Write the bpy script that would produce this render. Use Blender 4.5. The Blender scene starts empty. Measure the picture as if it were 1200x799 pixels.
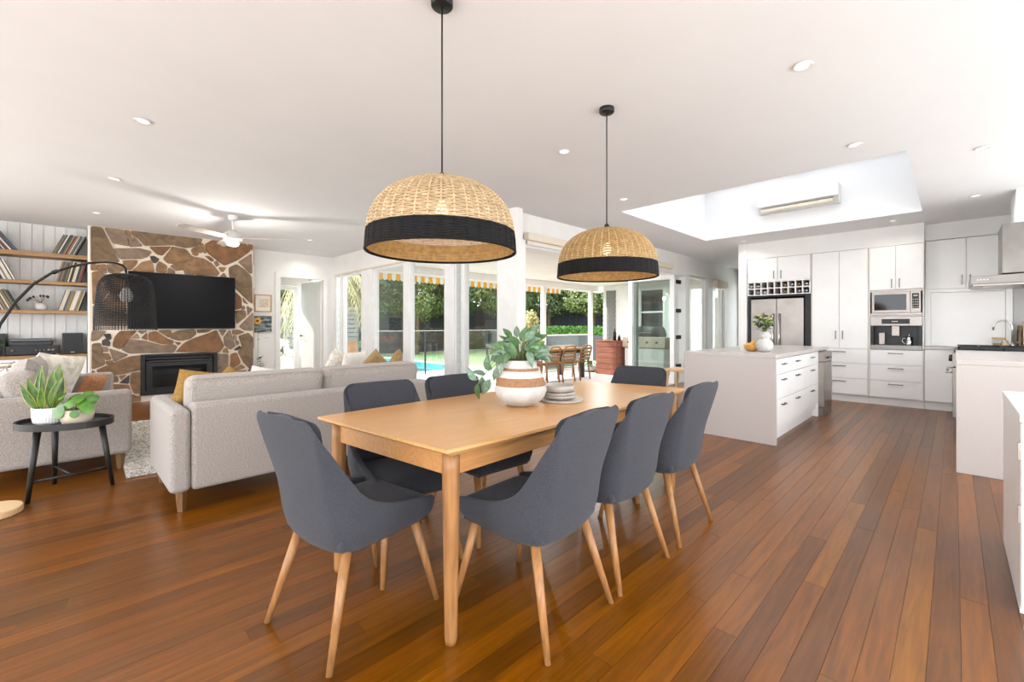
import bpy, bmesh, math, random
from mathutils import Vector, Matrix, Euler

# ------------------------------------------------------------------ camera, world, sun, exposure
scn = bpy.context.scene
COL = scn.collection
R = math.radians

cam_data = bpy.data.cameras.new('camera')
cam_data.sensor_width = 36.0
cam_data.lens = 508 / 1200 * 36
cam_data.shift_y = -17.5 / 1200
cam_data.clip_start = 0.05
cam_data.clip_end = 200
cam = bpy.data.objects.new('camera', cam_data)
COL.objects.link(cam)
cam.location = (0, 0, 1.2)
cam.rotation_euler = (R(90), 0, R(45.56 - 90))
scn.camera = cam

world = bpy.data.worlds.new('daylight')
scn.world = world
world.use_nodes = True
bg = world.node_tree.nodes['Background']
bg.inputs['Color'].default_value = (0.9, 0.95, 1.0, 1)
bg.inputs['Strength'].default_value = 2.4

sun_d = bpy.data.lights.new('sun', 'SUN')
sun_d.energy = 4.0
sun_d.angle = R(1.0)
sun_d.color = (1.0, 0.965, 0.91)
sun = bpy.data.objects.new('sun', sun_d)
COL.objects.link(sun)
sun.rotation_euler = Vector((0.55, -1.15, -1.0)).to_track_quat('-Z', 'Y').to_euler()

vs = scn.view_settings
vs.view_transform = 'Standard'
vs.look = 'None'
vs.exposure = 1.17
vs.gamma = 1.0
vs.use_curve_mapping = False
DOWNLIGHT_W = 1.2

# ------------------------------------------------------------------ materials
def lin(h):
    h = h.lstrip('#')
    out = []
    for i in (0, 2, 4):
        c = int(h[i:i+2], 16) / 255
        out.append(c / 12.92 if c <= 0.04045 else ((c + 0.055) / 1.055) ** 2.4)
    return (*out, 1.0)

MATS = {}
def base(name):
    m = bpy.data.materials.new(name)
    m.use_nodes = True
    nt = m.node_tree
    return m, nt, nt.nodes['Principled BSDF']

def pm(name, c1, c2=None, scale=20.0, stretch=(1, 1, 1), rough=0.6, metal=0.0, bump=0.0, detail=4.0,
       coat=0.0, spec=None, rand=0.0, lo=0.35, hi=0.65, sheen=0.0, world_co=False, dist=0.0):
    """Principled material, colour varied by a stretched noise and, if asked, by a random value per object."""
    m, nt, b = base(name)
    N, L = nt.nodes, nt.links
    b.inputs['Roughness'].default_value = rough
    b.inputs['Metallic'].default_value = metal
    b.inputs['Coat Weight'].default_value = coat
    b.inputs['Coat Roughness'].default_value = 0.08
    b.inputs['Sheen Weight'].default_value = sheen
    if spec is not None:
        b.inputs['Specular IOR Level'].default_value = spec
    c2 = c2 or c1
    tc = N.new('ShaderNodeTexCoord')
    mp = N.new('ShaderNodeMapping')
    mp.inputs['Scale'].default_value = stretch
    if world_co:
        geo = N.new('ShaderNodeNewGeometry')
        L.new(geo.outputs['Position'], mp.inputs['Vector'])
    else:
        L.new(tc.outputs['Object'], mp.inputs['Vector'])
    nz = N.new('ShaderNodeTexNoise')
    nz.inputs['Scale'].default_value = scale
    nz.inputs['Detail'].default_value = detail
    nz.inputs['Distortion'].default_value = dist
    L.new(mp.outputs['Vector'], nz.inputs['Vector'])
    cr = N.new('ShaderNodeValToRGB')
    cr.color_ramp.elements[0].position = lo
    cr.color_ramp.elements[1].position = hi
    cr.color_ramp.elements[0].color = lin(c1)
    cr.color_ramp.elements[1].color = lin(c2)
    L.new(nz.outputs['Fac'], cr.inputs['Fac'])
    col = cr.outputs['Color']
    if rand:
        oi = N.new('ShaderNodeObjectInfo')
        mr = N.new('ShaderNodeMapRange')
        mr.inputs['To Min'].default_value = 1 - rand
        mr.inputs['To Max'].default_value = 1 + rand
        L.new(oi.outputs['Random'], mr.inputs['Value'])
        hsv = N.new('ShaderNodeHueSaturation')
        L.new(mr.outputs['Result'], hsv.inputs['Value'])
        L.new(col, hsv.inputs['Color'])
        col = hsv.outputs['Color']
    L.new(col, b.inputs['Base Color'])
    if bump:
        bp = N.new('ShaderNodeBump')
        bp.inputs['Strength'].default_value = bump
        bp.inputs['Distance'].default_value = 0.01
        L.new(nz.outputs['Fac'], bp.inputs['Height'])
        L.new(bp.outputs['Normal'], b.inputs['Normal'])
    MATS[name] = m
    return m

pm('paint_wall', '#efedea', '#ece9e6', 3, rough=0.75)
pm('paint_ceiling', '#e9e9ea', '#e7e7e8', 2, rough=0.85)
pm('paint_trim', '#f0eeec', '#edebe8', 4, rough=0.45)
pm('casing_white', '#dddcd7', '#d8d7d2', 6, rough=0.45)
pm('aluminium_white', '#eeedec', '#e9e8e6', 6, rough=0.35)
pm('vj_board', '#dfddda', '#d9d7d4', 6, rough=0.55)
pm('cabinet_white', '#f1efed', '#eeebe8', 3, rough=0.32)
pm('stone_bench', '#b8aeaa', '#c3bab5', 160, rough=0.28, detail=6)
pm('blind_cream', '#e6dccb', '#dfd3c0', 30, rough=0.8)
pm('mortar', '#e6dac9', '#d2c2ae', 60, rough=0.95, bump=0.5)
pm('stone_olive', '#5d4b38', '#8e755a', 7, rough=0.85, bump=1.0, dist=1.2, lo=0.25, hi=0.75, rand=0.12, detail=8, world_co=True)
pm('stone_brown', '#644a36', '#9a7855', 7, rough=0.85, bump=1.0, dist=1.2, lo=0.25, hi=0.75, rand=0.15, detail=8, world_co=True)
pm('stone_rust', '#634b3c', '#956840', 7, rough=0.85, bump=1.0, dist=1.2, lo=0.25, hi=0.75, rand=0.14, detail=8, world_co=True)
pm('stone_grey', '#66564a', '#957d68', 7, rough=0.85, bump=1.0, dist=1.2, lo=0.25, hi=0.75, rand=0.12, detail=8, world_co=True)
pm('stone_dark', '#3b3634', '#4d4644', 8, rough=0.85, bump=0.8, detail=8, world_co=True)
pm('oak', '#b57e4b', '#c9945c', 5, stretch=(1.2, 14, 14), rough=0.38, detail=6, lo=0.3, hi=0.7)
pm('oak_top', '#c4915a', '#d5a46d', 5, stretch=(1.0, 12, 12), rough=0.29, detail=6, lo=0.25, hi=0.75)
pm('oak_leg', '#8d6038', '#aa7847', 5, stretch=(12, 12, 1.0), rough=0.42, detail=6, rand=0.1)
pm('oak_pale', '#d8b384', '#e2c197', 5, stretch=(3, 20, 3), rough=0.45)
pm('shelf_oak', '#8a6640', '#a27d52', 4, stretch=(1, 14, 14), rough=0.5)
pm('walnut_leg', '#6d4a2c', '#82603a', 5, stretch=(10, 10, 1), rough=0.45)
pm('chair_fabric', '#2f3036', '#3d3e45', 260, rough=0.95, bump=0.25, sheen=0.08, detail=2)
pm('sofa_fabric', '#8b827b', '#afa69f', 110, stretch=(1, 1, 2.2), rough=0.95, bump=0.35, sheen=0.2, detail=3)
pm('sofa_cushion', '#91877f', '#b2a9a2', 110, stretch=(2.0, 1, 1), rough=0.95, bump=0.3, sheen=0.2, detail=3)
pm('mustard', '#8d6a31', '#a58144', 60, rough=0.95, bump=0.3)
pm('tan_cloth', '#9d7c52', '#b99b70', 40, rough=0.95, bump=0.3)
pm('cream_cloth', '#d9cfc0', '#efe9df', 14, rough=0.95, bump=0.4, lo=0.45, hi=0.55)
pm('ivory_cloth', '#e6e0d6', '#f3efe8', 50, rough=0.95, bump=0.3)
pm('rust_cloth', '#a8714b', '#bb8560', 40, rough=0.95, bump=0.3)
pm('rug_wool', '#9b9187', '#ded7cc', 55, stretch=(1, 3.0, 1), rough=1.0, bump=0.9, lo=0.42, hi=0.58)
pm('black_metal', '#1b1b1c', '#222223', 30, rough=0.45, metal=0.2)
pm('black_plastic', '#0e0e0f', '#141416', 30, rough=0.35)
pm('black_timber', '#151210', '#1d1916', 8, stretch=(2, 14, 2), rough=0.45)
pm('dark_alcove', '#2d2d2f', '#333335', 8, rough=0.6)
pm('tv_screen', '#030303', '#040405', 2, rough=0.4, spec=0.12)
pm('dark_glass', '#0c0d0e', '#121315', 4, rough=0.06)
pm('steel', '#a29a94', '#958d87', 4, stretch=(40, 1, 1), rough=0.3, metal=0.9)
pm('steel_dark', '#7d7874', '#8a8580', 4, stretch=(40, 1, 1), rough=0.32, metal=0.9)
pm('chrome', '#d6d4d2', '#cfcdcb', 6, rough=0.14, metal=1.0)
pm('handle_metal', '#77716c', '#85807a', 8, rough=0.3, metal=0.9)
pm('rattan', '#987d5b', '#bda582', 40, rough=0.7, rand=0.04, lo=0.3, hi=0.7)
pm('rattan_gold', '#8f6f44', '#b3925c', 40, rough=0.7, lo=0.3, hi=0.7)
pm('rattan_rib', '#c2a67c', '#d6bf97', 40, rough=0.7)
pm('rattan_black', '#0d0c0c', '#171515', 60, rough=0.7, spec=0.2)
pm('wicker_black', '#0f0e0e', '#1d1b1a', 60, rough=0.6, spec=0.3)
pm('ceramic_white', '#bcb9b5', '#cfccc8', 14, rough=0.7, bump=0.2)
pm('ceramic_ribbed', '#e6e4e2', '#efedea', 10, rough=0.5)
pm('ceramic_sand', '#c6b79f', '#d2c5b0', 12, rough=0.55)
pm('ceramic_grey', '#aaa29a', '#c0b8af', 14, rough=0.45)
pm('raw_clay', '#92694a', '#a27a5a', 60, rough=0.9, bump=0.3)
pm('leaf_green', '#33592a', '#587b45', 18, rough=0.45, rand=0.25)
pm('leaf_silver', '#4d6a53', '#809780', 22, rough=0.45, rand=0.2)
pm('leaf_snake', '#2c5220', '#63852f', 14, stretch=(1, 1, 3), rough=0.4, rand=0.15)
pm('leaf_snake_edge', '#c6cc5a', '#d8d774', 10, rough=0.4)
pm('leaf_lime', '#3a6819', '#558526', 10, rough=0.35, rand=0.2)
pm('soil', '#4a3a2c', '#5d4a38', 60, rough=1.0)
pm('stem_green', '#6d7a4a', '#7f8b58', 20, rough=0.6)
pm('foliage_sun', '#3c4c28', '#838f50', 9, rough=0.6, world_co=True)
pm('foliage_mid', '#2f4226', '#5a6d3c', 9, rough=0.6, world_co=True)
pm('foliage_yellow', '#9a955c', '#c6be88', 9, rough=0.6, world_co=True)
pm('hedge_green', '#3c6428', '#5f8a3a', 14, rough=0.6, world_co=True)
pm('palm_frond', '#8a8455', '#c4b887', 8, rough=0.6, rand=0.2)
pm('bark', '#5c4c3e', '#77644f', 14, rough=0.95)
pm('fence_dark', '#3a3b3f', '#43444a', 5, stretch=(8, 8, 1), rough=0.8, world_co=True)
pm('fence_grey', '#6d6c6b', '#84827f', 5, stretch=(2, 2, 12), rough=0.8)
pm('lawn', '#93a878', '#a9bb8d', 6, rough=1.0, detail=8, world_co=True)
pm('paving', '#e6e3df', '#dad6d0', 5, rough=0.85, world_co=True)
pm('deck', '#d0cbc8', '#bfb9b5', 3, stretch=(1, 11, 1), rough=0.7, world_co=True)
pm('weatherboard', '#eceae6', '#e6e3df', 4, rough=0.6)
pm('patio_ceiling', '#e9e6e0', '#e4e0da', 3, rough=0.8)
pm('awning_yellow', '#e8a81e', '#efb534', 20, rough=0.85)
pm('awning_white', '#f0ece4', '#f4f1ea', 20, rough=0.85)
pm('red_timber', '#74402d', '#8f5540', 4, stretch=(1, 1, 14), rough=0.6, rand=0.12, world_co=True)
pm('teak', '#7a5634', '#967045', 6, stretch=(3, 3, 12), rough=0.6)
pm('pool_tile', '#3fb0b8', '#58c4ca', 4, rough=0.5, world_co=True)
pm('orange_jar', '#d0761e', '#e39132', 10, rough=0.25)
pm('fruit_yellow', '#e8a51c', '#f2bd3a', 12, rough=0.5)
pm('bowl_wood', '#c08a48', '#d3a260', 10, rough=0.5)
pm('flower_white', '#f0efe6', '#e3e2cf', 30, rough=0.7)
pm('flower_bud', '#8f8a3a', '#b5a648', 20, rough=0.7)
pm('bottle_dark', '#20170f', '#2c2118', 10, rough=0.15)
pm('bottle_foil_white', '#cfcac6', '#e0dcd8', 10, rough=0.4)
pm('bottle_foil_red', '#6d2430', '#842f3c', 10, rough=0.4)
pm('bottle_foil_gold', '#8f6a2f', '#b08945', 10, rough=0.4)
pm('art_paper', '#e2d8c8', '#cdb18a', 22, stretch=(5, 1, 1), rough=0.8, lo=0.45, hi=0.6)
pm('art_sea', '#3b4346', '#9ba7a8', 9, stretch=(1, 1, 4), rough=0.6, lo=0.45, hi=0.6)
pm('frame_oak', '#c39a6a', '#d0a878', 8, rough=0.5)
pm('basket_brown', '#8a6a48', '#a5835c', 60, rough=0.8)

def floor_material():
    m, nt, b = base('floor_timber')
    N, L = nt.nodes, nt.links
    geo = N.new('ShaderNodeNewGeometry')
    oi = N.new('ShaderNodeObjectInfo')
    add = N.new('ShaderNodeMath'); add.operation = 'ADD'
    L.new(oi.outputs['Random'], add.inputs[0]); L.new(geo.outputs['Random Per Island'], add.inputs[1])
    fr = N.new('ShaderNodeMath'); fr.operation = 'FRACT'
    L.new(add.outputs[0], fr.inputs[0])
    # grain, shifted per board
    mul = N.new('ShaderNodeMath'); mul.operation = 'MULTIPLY'; mul.inputs[1].default_value = 37.0
    L.new(fr.outputs[0], mul.inputs[0])
    cmb = N.new('ShaderNodeCombineXYZ')
    L.new(mul.outputs[0], cmb.inputs['X']); L.new(mul.outputs[0], cmb.inputs['Z'])
    va = N.new('ShaderNodeVectorMath'); va.operation = 'ADD'
    L.new(geo.outputs['Position'], va.inputs[0]); L.new(cmb.outputs[0], va.inputs[1])
    mp = N.new('ShaderNodeMapping'); mp.inputs['Scale'].default_value = (1.1, 17, 3)
    L.new(va.outputs[0], mp.inputs['Vector'])
    nz = N.new('ShaderNodeTexNoise'); nz.inputs['Scale'].default_value = 2.2; nz.inputs['Detail'].default_value = 4
    nz.inputs['Distortion'].default_value = 0.8
    L.new(mp.outputs[0], nz.inputs['Vector'])
    mp2 = N.new('ShaderNodeMapping'); mp2.inputs['Scale'].default_value = (3, 42, 3)
    L.new(va.outputs[0], mp2.inputs['Vector'])
    nz2 = N.new('ShaderNodeTexNoise'); nz2.inputs['Scale'].default_value = 2; nz2.inputs['Detail'].default_value = 2
    L.new(mp2.outputs[0], nz2.inputs['Vector'])
    cr = N.new('ShaderNodeValToRGB')
    e = cr.color_ramp.elements
    e[0].position = 0.0; e[0].color = lin('#5c371d')
    e[1].position = 1.0; e[1].color = lin('#8c5c35')
    for p, c in ((0.14, '#643a1e'), (0.4, '#704321'), (0.6, '#774728'), (0.84, '#805030'), (0.94, '#734427')):
        k = e.new(p); k.color = lin(c)
    L.new(fr.outputs[0], cr.inputs['Fac'])
    mr = N.new('ShaderNodeMapRange'); mr.inputs['From Min'].default_value = 0.3; mr.inputs['From Max'].default_value = 0.7
    mr.inputs['To Min'].default_value = 0.66; mr.inputs['To Max'].default_value = 1.14
    L.new(nz.outputs['Fac'], mr.inputs['Value'])
    mr2 = N.new('ShaderNodeMapRange'); mr2.inputs['From Min'].default_value = 0.3; mr2.inputs['From Max'].default_value = 0.7
    mr2.inputs['To Min'].default_value = 0.9; mr2.inputs['To Max'].default_value = 1.08
    L.new(nz2.outputs['Fac'], mr2.inputs['Value'])
    mm = N.new('ShaderNodeMath'); mm.operation = 'MULTIPLY'
    L.new(mr.outputs[0], mm.inputs[0]); L.new(mr2.outputs[0], mm.inputs[1])
    hs = N.new('ShaderNodeHueSaturation')
    hs.inputs['Saturation'].default_value = 1.2
    hs.inputs['Hue'].default_value = 0.506
    L.new(cr.outputs['Color'], hs.inputs['Color']); L.new(mm.outputs[0], hs.inputs['Value'])
    L.new(hs.outputs['Color'], b.inputs['Base Color'])
    b.inputs['Roughness'].default_value = 0.285
    b.inputs['Specular IOR Level'].default_value = 0.5
    MATS['floor_timber'] = m

def glass_material(name, tint, gloss=0.05, rough=0.0):
    m = bpy.data.materials.new(name); m.use_nodes = True
    nt = m.node_tree; N, L = nt.nodes, nt.links
    N.clear()
    out = N.new('ShaderNodeOutputMaterial')
    tr = N.new('ShaderNodeBsdfTransparent'); tr.inputs['Color'].default_value = tint
    gl = N.new('ShaderNodeBsdfGlossy'); gl.inputs['Roughness'].default_value = rough
    lw = N.new('ShaderNodeLayerWeight'); lw.inputs['Blend'].default_value = 0.5
    p5 = N.new('ShaderNodeMath'); p5.operation = 'POWER'; p5.inputs[1].default_value = 5.0
    L.new(lw.outputs['Facing'], p5.inputs[0])
    fr = N.new('ShaderNodeMath'); fr.operation = 'MULTIPLY_ADD'; fr.inputs[1].default_value = 0.9; fr.inputs[2].default_value = gloss
    L.new(p5.outputs[0], fr.inputs[0])
    mx = N.new('ShaderNodeMixShader')
    L.new(fr.outputs[0], mx.inputs['Fac'])
    L.new(tr.outputs[0], mx.inputs[1]); L.new(gl.outputs[0], mx.inputs[2])
    L.new(mx.outputs[0], out.inputs['Surface'])
    MATS[name] = m

def opal_material():
    m = bpy.data.materials.new('opal_skylight'); m.use_nodes = True
    nt = m.node_tree; N, L = nt.nodes, nt.links
    N.clear()
    out = N.new('ShaderNodeOutputMaterial')
    t = N.new('ShaderNodeBsdfTranslucent'); t.inputs['Color'].default_value = (0.53, 0.535, 0.54, 1)
    L.new(t.outputs[0], out.inputs['Surface'])
    MATS['opal_skylight'] = m

def emit_material(name, col, strength):
    m, nt, b = base(name)
    b.inputs['Base Color'].default_value = (0.8, 0.8, 0.8, 1)
    b.inputs['Emission Color'].default_value = col
    b.inputs['Emission Strength'].default_value = strength
    MATS[name] = m

floor_material()
glass_material('window_glass', (0.96, 0.985, 0.975, 1))
glass_material('fence_glass', (0.94, 0.975, 0.96, 1))
glass_material('jar_glass', (0.95, 0.97, 0.96, 1))
glass_material('leaf_door_glass', (0.95, 0.98, 0.97, 1))
opal_material()
emit_material('lamp_warm', (1.0, 0.8, 0.55, 1), 2.0)
emit_material('lamp_white', (1.0, 0.95, 0.88, 1), 0.5)

def water_material():
    m, nt, b = base('pool_water')
    N, L = nt.nodes, nt.links
    b.inputs['Base Color'].default_value = lin('#1d9fb0')
    b.inputs['Roughness'].default_value = 0.08
    nz = N.new('ShaderNodeTexNoise'); nz.inputs['Scale'].default_value = 3.0
    bp = N.new('ShaderNodeBump'); bp.inputs['Strength'].default_value = 0.15
    L.new(nz.outputs['Fac'], bp.inputs['Height']); L.new(bp.outputs['Normal'], b.inputs['Normal'])
    MATS['pool_water'] = m
water_material()

# ------------------------------------------------------------------ mesh helpers
class MB:
    """Collects shapes; build() links them as ONE mesh object."""
    def __init__(s):
        s.v, s.f = [], []
    def add(s, vs_, fs_, M=None):
        o = len(s.v)
        for p in vs_:
            p = Vector(p)
            s.v.append(tuple(M @ p) if M is not None else tuple(p))
        s.f += [tuple(i + o for i in f) for f in fs_]
        return s
    def box(s, x0, x1, y0, y1, z0, z1, M=None):
        return s.add([(x0, y0, z0), (x1, y0, z0), (x1, y1, z0), (x0, y1, z0), (x0, y0, z1), (x1, y0, z1), (x1, y1, z1), (x0, y1, z1)],
                     [(0, 3, 2, 1), (4, 5, 6, 7), (0, 1, 5, 4), (1, 2, 6, 5), (2, 3, 7, 6), (3, 0, 4, 7)], M)
    def hexa(s, a, b):
        """two quads (bottom ring a, top ring b)"""
        return s.add(list(a) + list(b), [(3, 2, 1, 0), (4, 5, 6, 7), (0, 1, 5, 4), (1, 2, 6, 5), (2, 3, 7, 6), (3, 0, 4, 7)])
    def prism(s, poly, z0, z1, M=None, inset=0.0):
        n = len(poly)
        cx = sum(p[0] for p in poly) / n; cy = sum(p[1] for p in poly) / n
        top = poly
        if inset:
            top = []
            for (x, y) in poly:
                d = math.hypot(x - cx, y - cy) or 1
                k = max(0.0, (d - inset) / d)
                top.append((cx + (x - cx) * k, cy + (y - cy) * k))
        vs_ = [(x, y, z0) for x, y in poly] + [(x, y, z1) for x, y in top]
        fs_ = [tuple(range(n - 1, -1, -1)), tuple(range(n, 2 * n))]
        fs_ += [(i, (i + 1) % n, n + (i + 1) % n, n + i) for i in range(n)]
        return s.add(vs_, fs_, M)
    def lathe(s, prof, n=32, c=(0, 0, 0), M=None, cap0=True, cap1=True, wob=None):
        vs_, fs_ = [], []
        for (r, z) in prof:
            for i in range(n):
                a = 2 * math.pi * i / n
                rr = r * (wob(i, n, z) if wob else 1)
                vs_.append((c[0] + rr * math.cos(a), c[1] + rr * math.sin(a), c[2] + z))
        for k in range(len(prof) - 1):
            for i in range(n):
                j = (i + 1) % n
                fs_.append((k * n + i, k * n + j, (k + 1) * n + j, (k + 1) * n + i))
        if cap0: fs_.append(tuple(range(n - 1, -1, -1)))
        if cap1:
            o = (len(prof) - 1) * n
            fs_.append(tuple(o + i for i in range(n)))
        return s.add(vs_, fs_, M)
    def tube(s, pts, r, n=8, closed=False, caps=True, M=None):
        pts = [Vector(p) for p in pts]
        m = len(pts)
        rs = r if isinstance(r, (list, tuple)) else [r] * m
        vs_, fs_ = [], []
        up = Vector((0, 0, 1))
        prev = None
        for i, p in enumerate(pts):
            if closed: t = pts[(i + 1) % m] - pts[i - 1]
            else: t = pts[min(i + 1, m - 1)] - pts[max(i - 1, 0)]
            t.normalize()
            if prev is None:
                ref = up if abs(t.z) < 0.95 else Vector((1, 0, 0))
                a = t.cross(ref).normalized()
            else:
                a = (prev - t * prev.dot(t))
                a = a.normalized() if a.length > 1e-6 else t.cross(up).normalized()
            prev = a
            b_ = t.cross(a)
            for k in range(n):
                q = 2 * math.pi * k / n
                vs_.append(p + (a * math.cos(q) + b_ * math.sin(q)) * rs[i])
        for i in range(m if closed else m - 1):
            for k in range(n):
                i2, k2 = (i + 1) % m, (k + 1) % n
                fs_.append((i * n + k, i * n + k2, i2 * n + k2, i2 * n + k))
        if caps and not closed:
            fs_.append(tuple(range(n - 1, -1, -1)))
            fs_.append(tuple((m - 1) * n + k for k in range(n)))
        return s.add(vs_, fs_, M)
    def build(s, name, mat, parent=None, loc=None, rot=None, smooth=False, bevel=0.0, seg=2, sub=0, solid=0.0):
        me = bpy.data.meshes.new(name)
        me.from_pydata(s.v, [], s.f)
        me.validate()
        bm = bmesh.new(); bm.from_mesh(me)
        bmesh.ops.recalc_face_normals(bm, faces=bm.faces)
        bm.to_mesh(me); bm.free()
        me.materials.append(MATS[mat] if isinstance(mat, str) else mat)
        if smooth:
            me.polygons.foreach_set('use_smooth', [True] * len(me.polygons))
        o = bpy.data.objects.new(name, me)
        COL.objects.link(o)
        if loc is not None: o.location = loc
        if rot is not None: o.rotation_euler = rot
        if parent is not None: o.parent = parent
        if solid:
            q = o.modifiers.new('solid', 'SOLIDIFY'); q.thickness = solid; q.offset = 0
        if bevel:
            q = o.modifiers.new('bevel', 'BEVEL'); q.width = bevel; q.segments = seg; q.limit_method = 'ANGLE'
            if smooth: q.harden_normals = True
        if sub:
            q = o.modifiers.new('sub', 'SUBSURF'); q.levels = sub; q.render_levels = sub
        return o

def tag(o, label=None, cat=None, group=None, kind=None):
    if label: o['label'] = label
    if cat: o['category'] = cat
    if group: o['group'] = group
    if kind: o['kind'] = kind
    return o

def thing(name, label, cat, loc=(0, 0, 0), rz=0.0, group=None):
    o = bpy.data.objects.new(name, None)
    o.empty_display_size = 0.1
    COL.objects.link(o)
    o.location = loc
    o.rotation_euler = (0, 0, rz)
    return tag(o, label, cat, group)

def struct(o):
    o['kind'] = 'structure'
    return o

def copy_tree(o, parent=None):
    c = o.copy()
    COL.objects.link(c)
    if parent is not None: c.parent = parent
    for ch in [x for x in o.children]:
        copy_tree(ch, c)
    return c

def bx(name, mat, x0, x1, y0, y1, z0, z1, parent=None, bevel=0.0, **k):
    return MB().box(x0, x1, y0, y1, z0, z1).build(name, mat, parent, bevel=bevel, **k)
# ================================================================== THE SHELL
CEIL = 2.7
struct(MB().box(-2.6, 3.98, -1.3, 11.1, -0.30, -0.019).box(3.98, 12.4, -1.3, 4.12, -0.30, -0.019).build('floor', 'walnut_leg'))
# floorboards run along X, each board its own piece
rng = random.Random(5)
BW = 0.086
boards = []
row = 0
y = -0.62
while y < 8.98:
    if y < 3.92: xa, xb = max(-0.7, 0.55 - y * 0.8), 8.66
    else: xa, xb = -0.75 if y > 5 else -1.0, 3.84
    x = xa - rng.uniform(0, 1.2)
    while x < xb:
        l = rng.uniform(1.3, 3.6)
        x2 = min(x + l, xb)
        if x2 - x > 0.05:
            boards.append((max(x, xa), x2, y))
        x += l
    y += BW
    row += 1
floor_o = bpy.data.objects['floor']
def seen(b):
    bxm, bym = (b[0] + b[1]) / 2, b[2]
    d = bxm * 0.70 + bym * 0.714
    return d if d > 0.9 else 50
boards.sort(key=seen)
unit = None
for i, (x0, x1, yy) in enumerate(boards[:300]):
    if unit is None:
        unit = bx('plank', 'floor_timber', 0, 1, 0, 1, -0.018, 0)
        o = unit
    else:
        o = unit.copy(); COL.objects.link(o)
    o.parent = floor_o
    o.location = (x0 + 0.0006, yy + 0.0006, 0)
    o.scale = (x1 - x0 - 0.0012, BW - 0.0012, 1)
mb = MB()
for (x0, x1, yy) in boards[300:]:
    mb.box(x0 + 0.0006, x1 - 0.0006, yy + 0.0006, yy + BW - 0.0006, -0.018, 0)
o = mb.build('distant_planks', 'floor_timber', floor_o); o['kind'] = 'stuff'
# the parts of the floor nobody sees from here
mb = MB()
mb.box(-2.6, 12.3, -1.3, -0.62, -0.018, -0.0005)
mb.box(8.66, 12.3, -0.62, 4.0, -0.018, -0.0005)
mb.box(-2.6, -1.0, -0.62, 9.0, -0.018, -0.0005)
mb.box(-2.6, 3.86, 9.0, 11.0, -0.018, -0.0005)
mb.build('margin_boards', 'floor_timber', floor_o)

# ceiling with the skylight opening
SX0, SX1, SY0, SY1 = 5.0, 7.77, 0.287, 3.06
mb = MB()
mb.box(-2.6, 3.98, -1.3, 9.7, CEIL, CEIL + 0.25)
mb.box(3.98, SX0 - 0.1, -1.3, 4.12, CEIL, CEIL + 0.25)
mb.box(SX1 + 0.1, 12.4, -1.3, 4.12, CEIL, CEIL + 0.25)
mb.box(SX0 - 0.1, SX1 + 0.1, -1.3, SY0 - 0.1, CEIL, CEIL + 0.25)
mb.box(SX0 - 0.1, SX1 + 0.1, SY1 + 0.1, 4.12, CEIL, CEIL + 0.25)
ceil_o = struct(mb.build('ceiling', 'paint_ceiling'))
mb = MB()
SH = 3.75
mb.box(SX0 - 0.1, SX0, SY0 - 0.1, SY1 + 0.1, CEIL, SH)
mb.box(SX1, SX1 + 0.1, SY0 - 0.1, SY1 + 0.1, CEIL, SH)
mb.box(SX0, SX1, SY0 - 0.1, SY0, CEIL, SH)
mb.box(SX0, SX1, SY1, SY1 + 0.1, CEIL, SH)
shaft = struct(mb.build('wall_skylight_shaft', 'paint_ceiling'))
sk = struct(MB().box(SX0, SX1, SY0, SY0 + 0.05, SH - 0.2, SH - 0.12).box(SX0, SX1, SY1 - 0.05, SY1, SH - 0.2, SH - 0.12)
            .box(SX0, SX0 + 0.05, SY0, SY1, SH - 0.2, SH - 0.12).box(SX1 - 0.05, SX1, SY0, SY1, SH - 0.2, SH - 0.12)
            .box(SX0, SX1, 1.64, 1.70, SH - 0.2, SH - 0.12).build('window_10', 'aluminium_white'))
bx('skylight_pane', 'opal_skylight', SX0, SX1, SY0, SY1, SH - 0.115, SH - 0.11, sk)

def wall(name, mat, *boxes):
    mb = MB()
    for b in boxes: mb.box(*b)
    return struct(mb.build(name, mat))

# wall_left and wall_back stand outside the view, their wide openings added to let daylight in
wall('wall_left', 'paint_wall', (-2.75, -2.6, -1.45, 9.6, 0, 0.1), (-2.75, -2.6, -1.45, 9.6, 2.55, CEIL),
     (-2.75, -2.6, -1.45, -1.2, 0.1, 2.55), (-2.75, -2.6, 3.6, 3.9, 0.1, 2.55), (-2.75, -2.6, 8.2, 9.6, 0.1, 2.55))
wall('wall_back', 'paint_wall', (-2.6, 12.4, -1.45, -1.3, 2.55, CEIL), (-2.6, -2.4, -1.45, -1.3, 0, 2.55), (1.0, 1.2, -1.45, -1.3, 0, 2.55),
     (4.6, 9.35, -1.45, -1.3, 0, 1.0), (9.35, 12.4, -1.45, -1.3, 0, 2.55), (4.6, 4.75, -1.45, -1.3, 1.0, 2.55))
# wall_far: the wall beside the fireplace that holds the inner door (plane Y = 9.55)
wall('wall_far', 'paint_wall', (2.18, 2.78, 9.55, 9.67, 0, CEIL), (3.66, 3.98, 9.55, 9.67, 0, CEIL), (2.78, 3.66, 9.55, 9.67, 2.2, CEIL),
     (-2.6, 2.18, 9.55, 9.67, 0, CEIL))
tr = wall('trim_1', 'paint_trim', (2.70, 2.79, 9.525, 9.56, 0, 2.29), (3.65, 3.74, 9.525, 9.56, 0, 2.29), (2.79, 3.65, 9.525, 9.56, 2.19, 2.29))
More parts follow.
